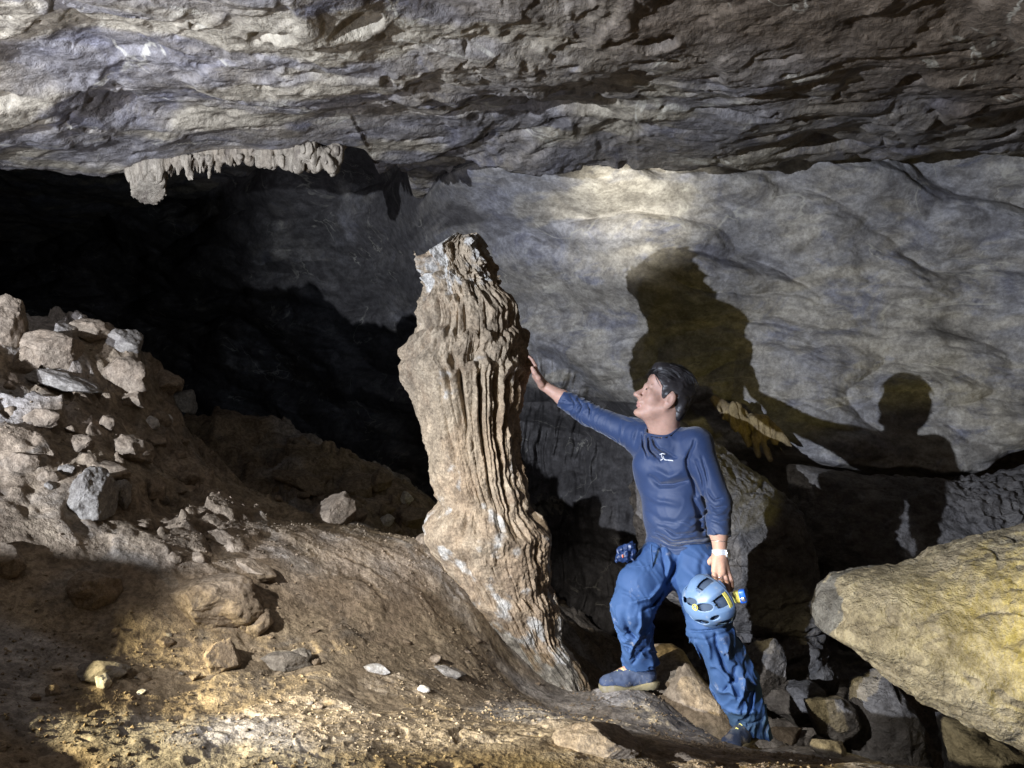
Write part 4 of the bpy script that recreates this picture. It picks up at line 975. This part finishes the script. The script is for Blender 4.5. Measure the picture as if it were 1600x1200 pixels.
# ------------------------------------------------------------------ hanging dripstone
def dfl(fr, amp, seed):
    return lambda p: amp*(ridges(np.stack([p[:, 0]*fr, p[:, 1]*fr, p[:, 2]*4], -1), seed, 2.)*-1+.8*fbm(p[:, 0]*14, p[:, 1]*14, p[:, 2]*14, 4, seed+1))
r_ = np.random.default_rng(21)
def hang(name, prims, mat, label, cat, h, disp, clip=None):
    vv, ff = SDF(prims, disp, clip, pad=.03).mesh(h); o = mesh_obj(name, vv, ff, M[mat], origin=vv.mean(0)); return tag(o, label, cat)
D = 4.62
pn = unit((.25, -.55, -1.)); pp0 = P(232, 289, D-.05)
hang('stalactite_stub', [cone(P(200, 246, D-.02), P(205, 280, D-.02), .03, .02, .02), cone(P(264, 246, D-.02), P(262, 272, D-.02), .035, .01, .02), cone(P(232, 235, D), P(232, 310, D), .100, .088, .02), cone(P(218, 250, D-.05), P(216, 275, D-.05), .04, .03, .02), cone(P(250, 250, D-.03), P(252, 280, D-.03), .04, .025, .02)], 'drape',
     'thick broken off stalactite stub under the ceiling, leftmost of the hanging dripstone', 'stalactite', .0055, dfl(26, .016, 901), lambda p: (p-pp0)@pn)
pr3 = [cone(P(262, 246, D), P(372, 238, D), .045, .04, .03)]
for i in range(34):
    x = 262+i*3.4+r_.normal()*2.2; ln = 10+12*abs(math.sin(i*.37+.5))+r_.uniform(0, 14)**1.0
    if x > 345: ln *= .5
    pr3.append(cone(P(x, 246, D+r_.uniform(-.05, .04)), P(x+r_.normal()*1.5, 246+ln, D+r_.uniform(-.05, .04)), .022, .005, .012))
hang('stalactite_curtain', pr3, 'drape', 'ragged fringe of small stalactites between the broken stub and the folded drapery', 'stalactites', .005, dfl(30, .010, 903))
pr3 = [cone(P(372, 236, D), P(528, 228, D+.05), .05, .05, .04)]
for i, (x, y0, x2, y1, ra) in enumerate([(385,242,390,250,.04),(402,243,408,256,.04),(420,242,426,258,.045),(440,240,446,258,.05),(455,238,466,262,.055),(470,236,456,258,.04),(484,236,494,258,.055),(498,236,490,262,.045),(508,236,512,256,.055),(521,238,524,262,.055),(526,250,520,268,.035),(470,252,484,266,.03)]):
    pr3.append(cone(P(x, y0, D+r_.uniform(-.06, .05)), P(x2, y1, D+r_.uniform(-.06, .05)), ra, ra*.72, .010))
hang('drapery', pr3, 'drape', 'folded cream drapery of dripstone at the ceiling edge above and left of the stalagmite', 'dripstone', .0055, dfl(24, .017, 905))
DD = 5.62
pr3 = []
for x, y0, x2, y1, ra in [(1130,632,1150,672,.05),(1146,640,1170,695,.06),(1160,650,1186,714,.055),(1175,655,1204,718,.05),(1190,660,1222,705,.055),(1206,668,1240,700,.04),(1118,625,1132,655,.035)]:
    pr3.append(cone(P(x, y0, DD+r_.uniform(-.05, .05)), P(x2, y1, DD-.12+r_.uniform(-.05, .05)), ra, ra*.3, .03))
hang('drapery', pr3, 'ochre', 'ochre dripstone drapery hanging under the wall overhang right of the person', 'dripstone', .007, dfl(14, .016, 907))

# ------------------------------------------------------------------ stones
def hit(px, py, d0=1.5, d1=9.0):
    d = np.linspace(d0, d1, 1500); x = (px-800)/F*d; z = (600-py)/F*d
    below = z < ground_h(x, d); k = np.argmax(below) if below.any() else len(d)-1
    return np.array([x[k], d[k], z[k]])
LAND, ANON = [], []
def stone(px, py, w, h, mat, label, rot=(0, 0, 0), seed=1, deep=None, sink=.15, n=34, cuts=8, group=None, amp=.08, cat='stone'):
    c = hit(px, py+h*.3); s_ = c[1]/F; sx, sz = w*s_/2*1.15, h*s_/2*1.15; sy = deep*s_/2 if deep else .5*(sx+sz)
    c = c+A3(0, sy*.35, sz*(.6-sink))
    o = rock('stone', c, (sx, sy, sz), rot, seed, mat, label, cat, group, n, cuts, amp)
    (ANON if group else LAND).append((px, py, w, mat, label, o)); return o
stone(75, 548, 96, 52, 'stone_tan', 'big brown block at the top of the left bank', (0, 8, 10), 41, n=60)
stone(-5, 500, 60, 90, 'stone_tan', 'rough brown rock cut by the left edge of the photo', (0, 0, 20), 42, n=50)
stone(132, 518, 62, 36, 'stone_tan', 'dark flat stone on the crest between the brown block and the grey stone', (0, 5, 0), 43)
stone(190, 532, 54, 44, 'stone_grey', 'rounded grey stone on the crest of the left bank', (0, 20, 10), 44, cuts=5)
stone(85, 597, 112, 34, 'stone_grey', 'long pale lilac slab of stone set in the left bank', (0, 14, 8), 45, n=50)
stone(190, 590, 66, 62, 'stone_tan', 'square pale block with a steep right face on the left bank', (0, -12, 20), 46, n=44)
stone(286, 628, 42, 40, 'stone_tan', 'brown angular block at the right end of the bank crest', (0, 0, 30), 47)
stone(236, 660, 20, 19, 'stone_white', 'pale pebble left of its smaller neighbour on the shaded bank', (0, 0, 0), 48)
stone(262, 656, 17, 14, 'stone_white', 'smaller pale pebble right of another on the shaded bank', (0, 30, 0), 49)
stone(140, 775, 58, 84, 'stone_grey', 'large grey rounded boulder sticking out of the left mud slope', (0, 12, 0), 50, n=60, cuts=5)
stone(190, 775, 28, 46, 'stone_grey', 'small upright grey green stone right of the large grey boulder', (0, 0, 0), 51, cuts=5)
stone(160, 735, 70, 30, 'stone_tan', 'tan stone lying on top of the large grey boulder', (0, 10, 0), 52)
stone(103, 735, 26, 18, 'stone_grey', 'small grey pebble in the mud left of the large grey boulder', (0, 0, 0), 53)
stone(240, 690, 30, 24, 'stone_tan', 'knobbly tan stone near the shaded gully of the bank', (0, 0, 0), 54)
stone(205, 625, 34, 30, 'stone_tan', 'crumbly stone in the dark crack of the left bank', (0, 40, 0), 55)
stone(165, 660, 26, 22, 'stone_tan', 'small rough stone in the rubble below the lilac slab', (0, 40, 0), 56)
stone(140, 915, 66, 66, 'stone_tan', 'half buried round brown boulder at the lower left', (0, 0, 0), 57, n=54, cuts=4, sink=.35)
stone(318, 930, 150, 84, 'stone_tan', 'wide brown half buried boulder in shade, left centre', (0, 8, 0), 58, n=70, cuts=6, sink=.3, amp=.05)
stone(402, 974, 46, 42, 'stone_tan', 'small stone at the right foot of the wide brown boulder', (0, 15, 0), 59)
stone(375, 972, 34, 34, 'stone_tan', 'narrow stone wedged against the wide brown boulder', (0, -20, 0), 60)
stone(345, 842, 54, 20, 'stone_tan', 'thin pale flat stone in the middle of the mud slope', (0, 18, 0), 61)
stone(395, 890, 60, 28, 'stone_tan', 'flat tan stone just above the wide brown boulder', (0, 22, 0), 62)
stone(160, 1067, 30, 24, 'stone_white', 'white angular stone on the yellow lit foreground', (0, 20, 0), 63, cuts=10)
stone(150, 1050, 80, 28, 'stone_grey', 'low grey stone just behind the white angular stone', (0, 5, 0), 64, sink=.35)
stone(440, 1035, 80, 26, 'stone_grey', 'long low grey stone in the middle foreground', (0, 10, 15), 65, sink=.2)
stone(470, 1028, 34, 24, 'stone_grey', 'small grey wedge stone on the right of the long low one', (0, 30, 0), 66)
stone(345, 1030, 60, 50, 'stone_tan', 'steep muddy block casting a hard shadow in the foreground', (0, 0, 0), 67, n=50)
stone(590, 1046, 40, 13, 'stone_white', 'thin pale flake on the foreground mud', (0, 8, 0), 68)
stone(700, 1050, 50, 16, 'stone_grey', 'flat grey plate below the foot of the stalagmite', (0, 12, 0), 69)
stone(525, 800, 66, 60, 'stone_tan', 'dark boulder with pale top in the gully behind the ridge', (0, 20, 0), 70, n=50)
stone(470, 752, 90, 34, 'stone_tan', 'long dusty slab on the far slope left of the column', (0, 18, 0), 71, n=50)
stone(590, 752, 40, 34, 'stone_tan', 'squared stone on the crest of the far slope', (0, 0, 0), 72)
stone(560, 762, 50, 44, 'stone_tan', 'cracked block left of the squared stone on the far slope', (0, 30, 0), 73)
stone(634, 779, 22, 20, 'stone_white', 'pale pointed stone on the far slope beside the column', (0, 30, 0), 74)
stone(604, 812, 22, 18, 'stone_white', 'bluish white quartz lump below the far slope crest', (0, 0, 0), 75)
stone(645, 812, 50, 36, 'stone_tan', 'low stone of the far slope touching the column edge', (0, 0, 0), 76)
stone(1232, 1150, 50, 30, 'stone_tan', 'dusty lump beside the back shoe of the person', (0, 0, 0), 77)
stone(1300, 1172, 60, 30, 'stone_grey', 'pale cobble of the lit rubble at the bottom right', (0, 0, 0), 78)
stone(1340, 1160, 36, 26, 'stone_grey', 'small upright cobble behind the pale cobble at the bottom right', (0, 20, 0), 79)
stone(1385, 1185, 50, 26, 'stone_tan', 'rightmost dusty stone of the lit rubble at the bottom', (0, 0, 0), 80)
stone(940, 1155, 120, 60, 'stone_tan', 'ochre mound of mud at the bottom centre', (0, 0, 0), 81, n=60, cuts=3, sink=.5, amp=.05)
for i, (a, b, w, h, lb) in enumerate([(35, 560, 60, 50, 'brown lump below the rough rock at the left edge'), (60, 650, 46, 34, 'tan lump in the mud under the long lilac slab'), (205, 700, 60, 46, 'tan block on the edge of the shaded gully'), (120, 690, 40, 30, 'tan stone between the lilac slab and the large grey boulder'), (240, 760, 44, 34, 'rough lump right of the upright grey green stone'), (30, 720, 50, 40, 'low brown lump near the left edge above the shaded mud'), (255, 590, 50, 40, 'brown crest rock left of the angular block'), (290, 745, 36, 26, 'cracked mud block on the lit slope edge'), (5, 870, 60, 60, 'dark stone half out of the left edge in the shade')]):
    stone(a, b, w, h, 'stone_tan', lb, (0, 17*i % 50-20, 20*i), 400+i, n=36, sink=.35, amp=.12)
for i in range(24):                                   # nameless rubble of the bank
    a, b = r_.uniform(-40, 330), r_.uniform(0, 1); py_ = np.interp(a, [-40, 60, 200, 330], [500, 530, 590, 720])+b*230
    w = r_.choice([14, 20, 28, 38], p=[.4, .3, .2, .1])*r_.uniform(.8, 1.2)
    stone(a, py_, w, w*r_.uniform(.55, .95), r_.choice(['stone_tan', 'stone_tan', 'stone_tan', 'stone_grey']), 'small dusty stone in the rubble of the left bank', tuple(r_.uniform(-40, 40, 3)), 1000+i, n=14, group='rubble stones of the left bank', amp=.12, sink=.4)
for i in range(28):
    a, py_ = r_.uniform(-20, 900), r_.uniform(985, 1130); w = r_.uniform(9, 24)
    stone(a, py_, w, w*r_.uniform(.35, .7), r_.choice(['stone_tan', 'stone_tan', 'stone_grey', 'stone_white'], p=[.4, .3, .22, .08]), 'pebble lying on the foreground mud', tuple(r_.uniform(-30, 30, 3)), 1200+i, n=12, group='pebbles on the foreground mud', amp=.12)
for i in range(30):
    a = r_.uniform(430, 680); py_ = np.interp(a, [430, 560, 680], [730, 760, 812])+r_.uniform(0, 50); w = r_.uniform(12, 30)
    stone(a, py_, w, w*r_.uniform(.5, .9), 'stone_tan', 'rubble stone on the far slope behind the ridge', tuple(r_.uniform(-30, 30, 3)), 1300+i, n=12, group='rubble of the far slope', amp=.12)
# gravel: thousands of grains as one mesh
def gravel(n, seed):
    r = np.random.default_rng(seed); py_ = r.uniform(820, 1200, n*3); px_ = r.uniform(-60, 1300, n*3); d = r.uniform(1.7, 4.4, n*3)
    x = (px_-800)/F*d; z = ground_h(x, d); m = (x > -2.3) & (x < 1.7); x, d, z = x[m][:n], d[m][:n], z[m][:n]; n = len(x)
    dens = fbm(x*1.5, d*1.5, 0, 3, 950) > -.15; x, d, z = x[dens], d[dens], z[dens]; n = len(x)
    base = np.array([(1,0,0),(-1,0,0),(0,1,0),(0,-1,0),(0,0,1),(0,0,-1)], float); fc = np.array([(0,2,4),(2,1,4),(1,3,4),(3,0,4),(2,0,5),(1,2,5),(3,1,5),(0,3,5)])
    s_ = .0022+.006*r.random(n)**3
    V_ = base[None]*(s_[:, None, None]*r.uniform(.6, 1.3, (n, 6, 1)))*A3(1.2, 1, .75)
    a = r.uniform(0, 6.28, n); c_, q_ = np.cos(a)[:, None], np.sin(a)[:, None]
    V_ = np.stack([V_[..., 0]*c_-V_[..., 1]*q_, V_[..., 0]*q_+V_[..., 1]*c_, V_[..., 2]], -1)+np.stack([x, d, z+s_*.35], -1)[:, None]
    return V_.reshape(-1, 3), (fc[None]+np.arange(n)[:, None, None]*6).reshape(-1, 3)
vv, ff = gravel(11000, 5)
tag(mesh_obj('gravel', vv, ff, M['mud'], smooth=False), 'loose grit and fine gravel scattered over the cave mud', 'gravel', kind='stuff')

LAND += [(740, 1060, 0, '', 'foot of the stalagmite', None), (980, 1065, 0, '', 'front shoe of the person', None)]
SHORT = {}
def short(l):
    for q in (' at ', ' set in ', ' on ', ' with ', ' right of ', ' left of ', ' sticking ', ' lying ', ' in the ', ' near ', ' just ', ' below ', ' behind ', ' beside ', ' touching ', ' casting ', ' of the lit', ' cut by', ' wedged', ' in shade'):
        if q in l and not l.startswith('foot') and not l.startswith('front'): l = l.split(q)[0]
    return l.rstrip(',')
buckets = {}
for px, py, w, mat, lab, o in ANON:
    k = min(range(len(LAND)), key=lambda i: math.hypot(px-LAND[i][0], py-LAND[i][1]))
    dx, dy = px-LAND[k][0], py-LAND[k][1]
    side = ('right of' if dx > 0 else 'left of') if abs(dx) > abs(dy) else ('below' if dy > 0 else 'above')
    buckets.setdefault((k, side), []).append((math.hypot(dx, dy), mat, w, o))
ORD = ['', 'second ', 'third ', 'fourth ', 'fifth ', 'sixth ', 'seventh ', 'eighth ', 'ninth ', 'tenth ', 'eleventh ', 'twelfth ']
for (k, side), L_ in buckets.items():
    for i, (d_, mat, w, o) in enumerate(sorted(L_, key=lambda t: t[0])):
        col = {'stone_tan': 'tan', 'stone_grey': 'grey', 'stone_white': 'pale'}[mat]
        o['label'] = f"{col} {'pebble' if w < 16 else 'stone'}, {ORD[min(i, 11)]}nearest {side} the {' '.join(short(LAND[k][4]).split()[:9])}"
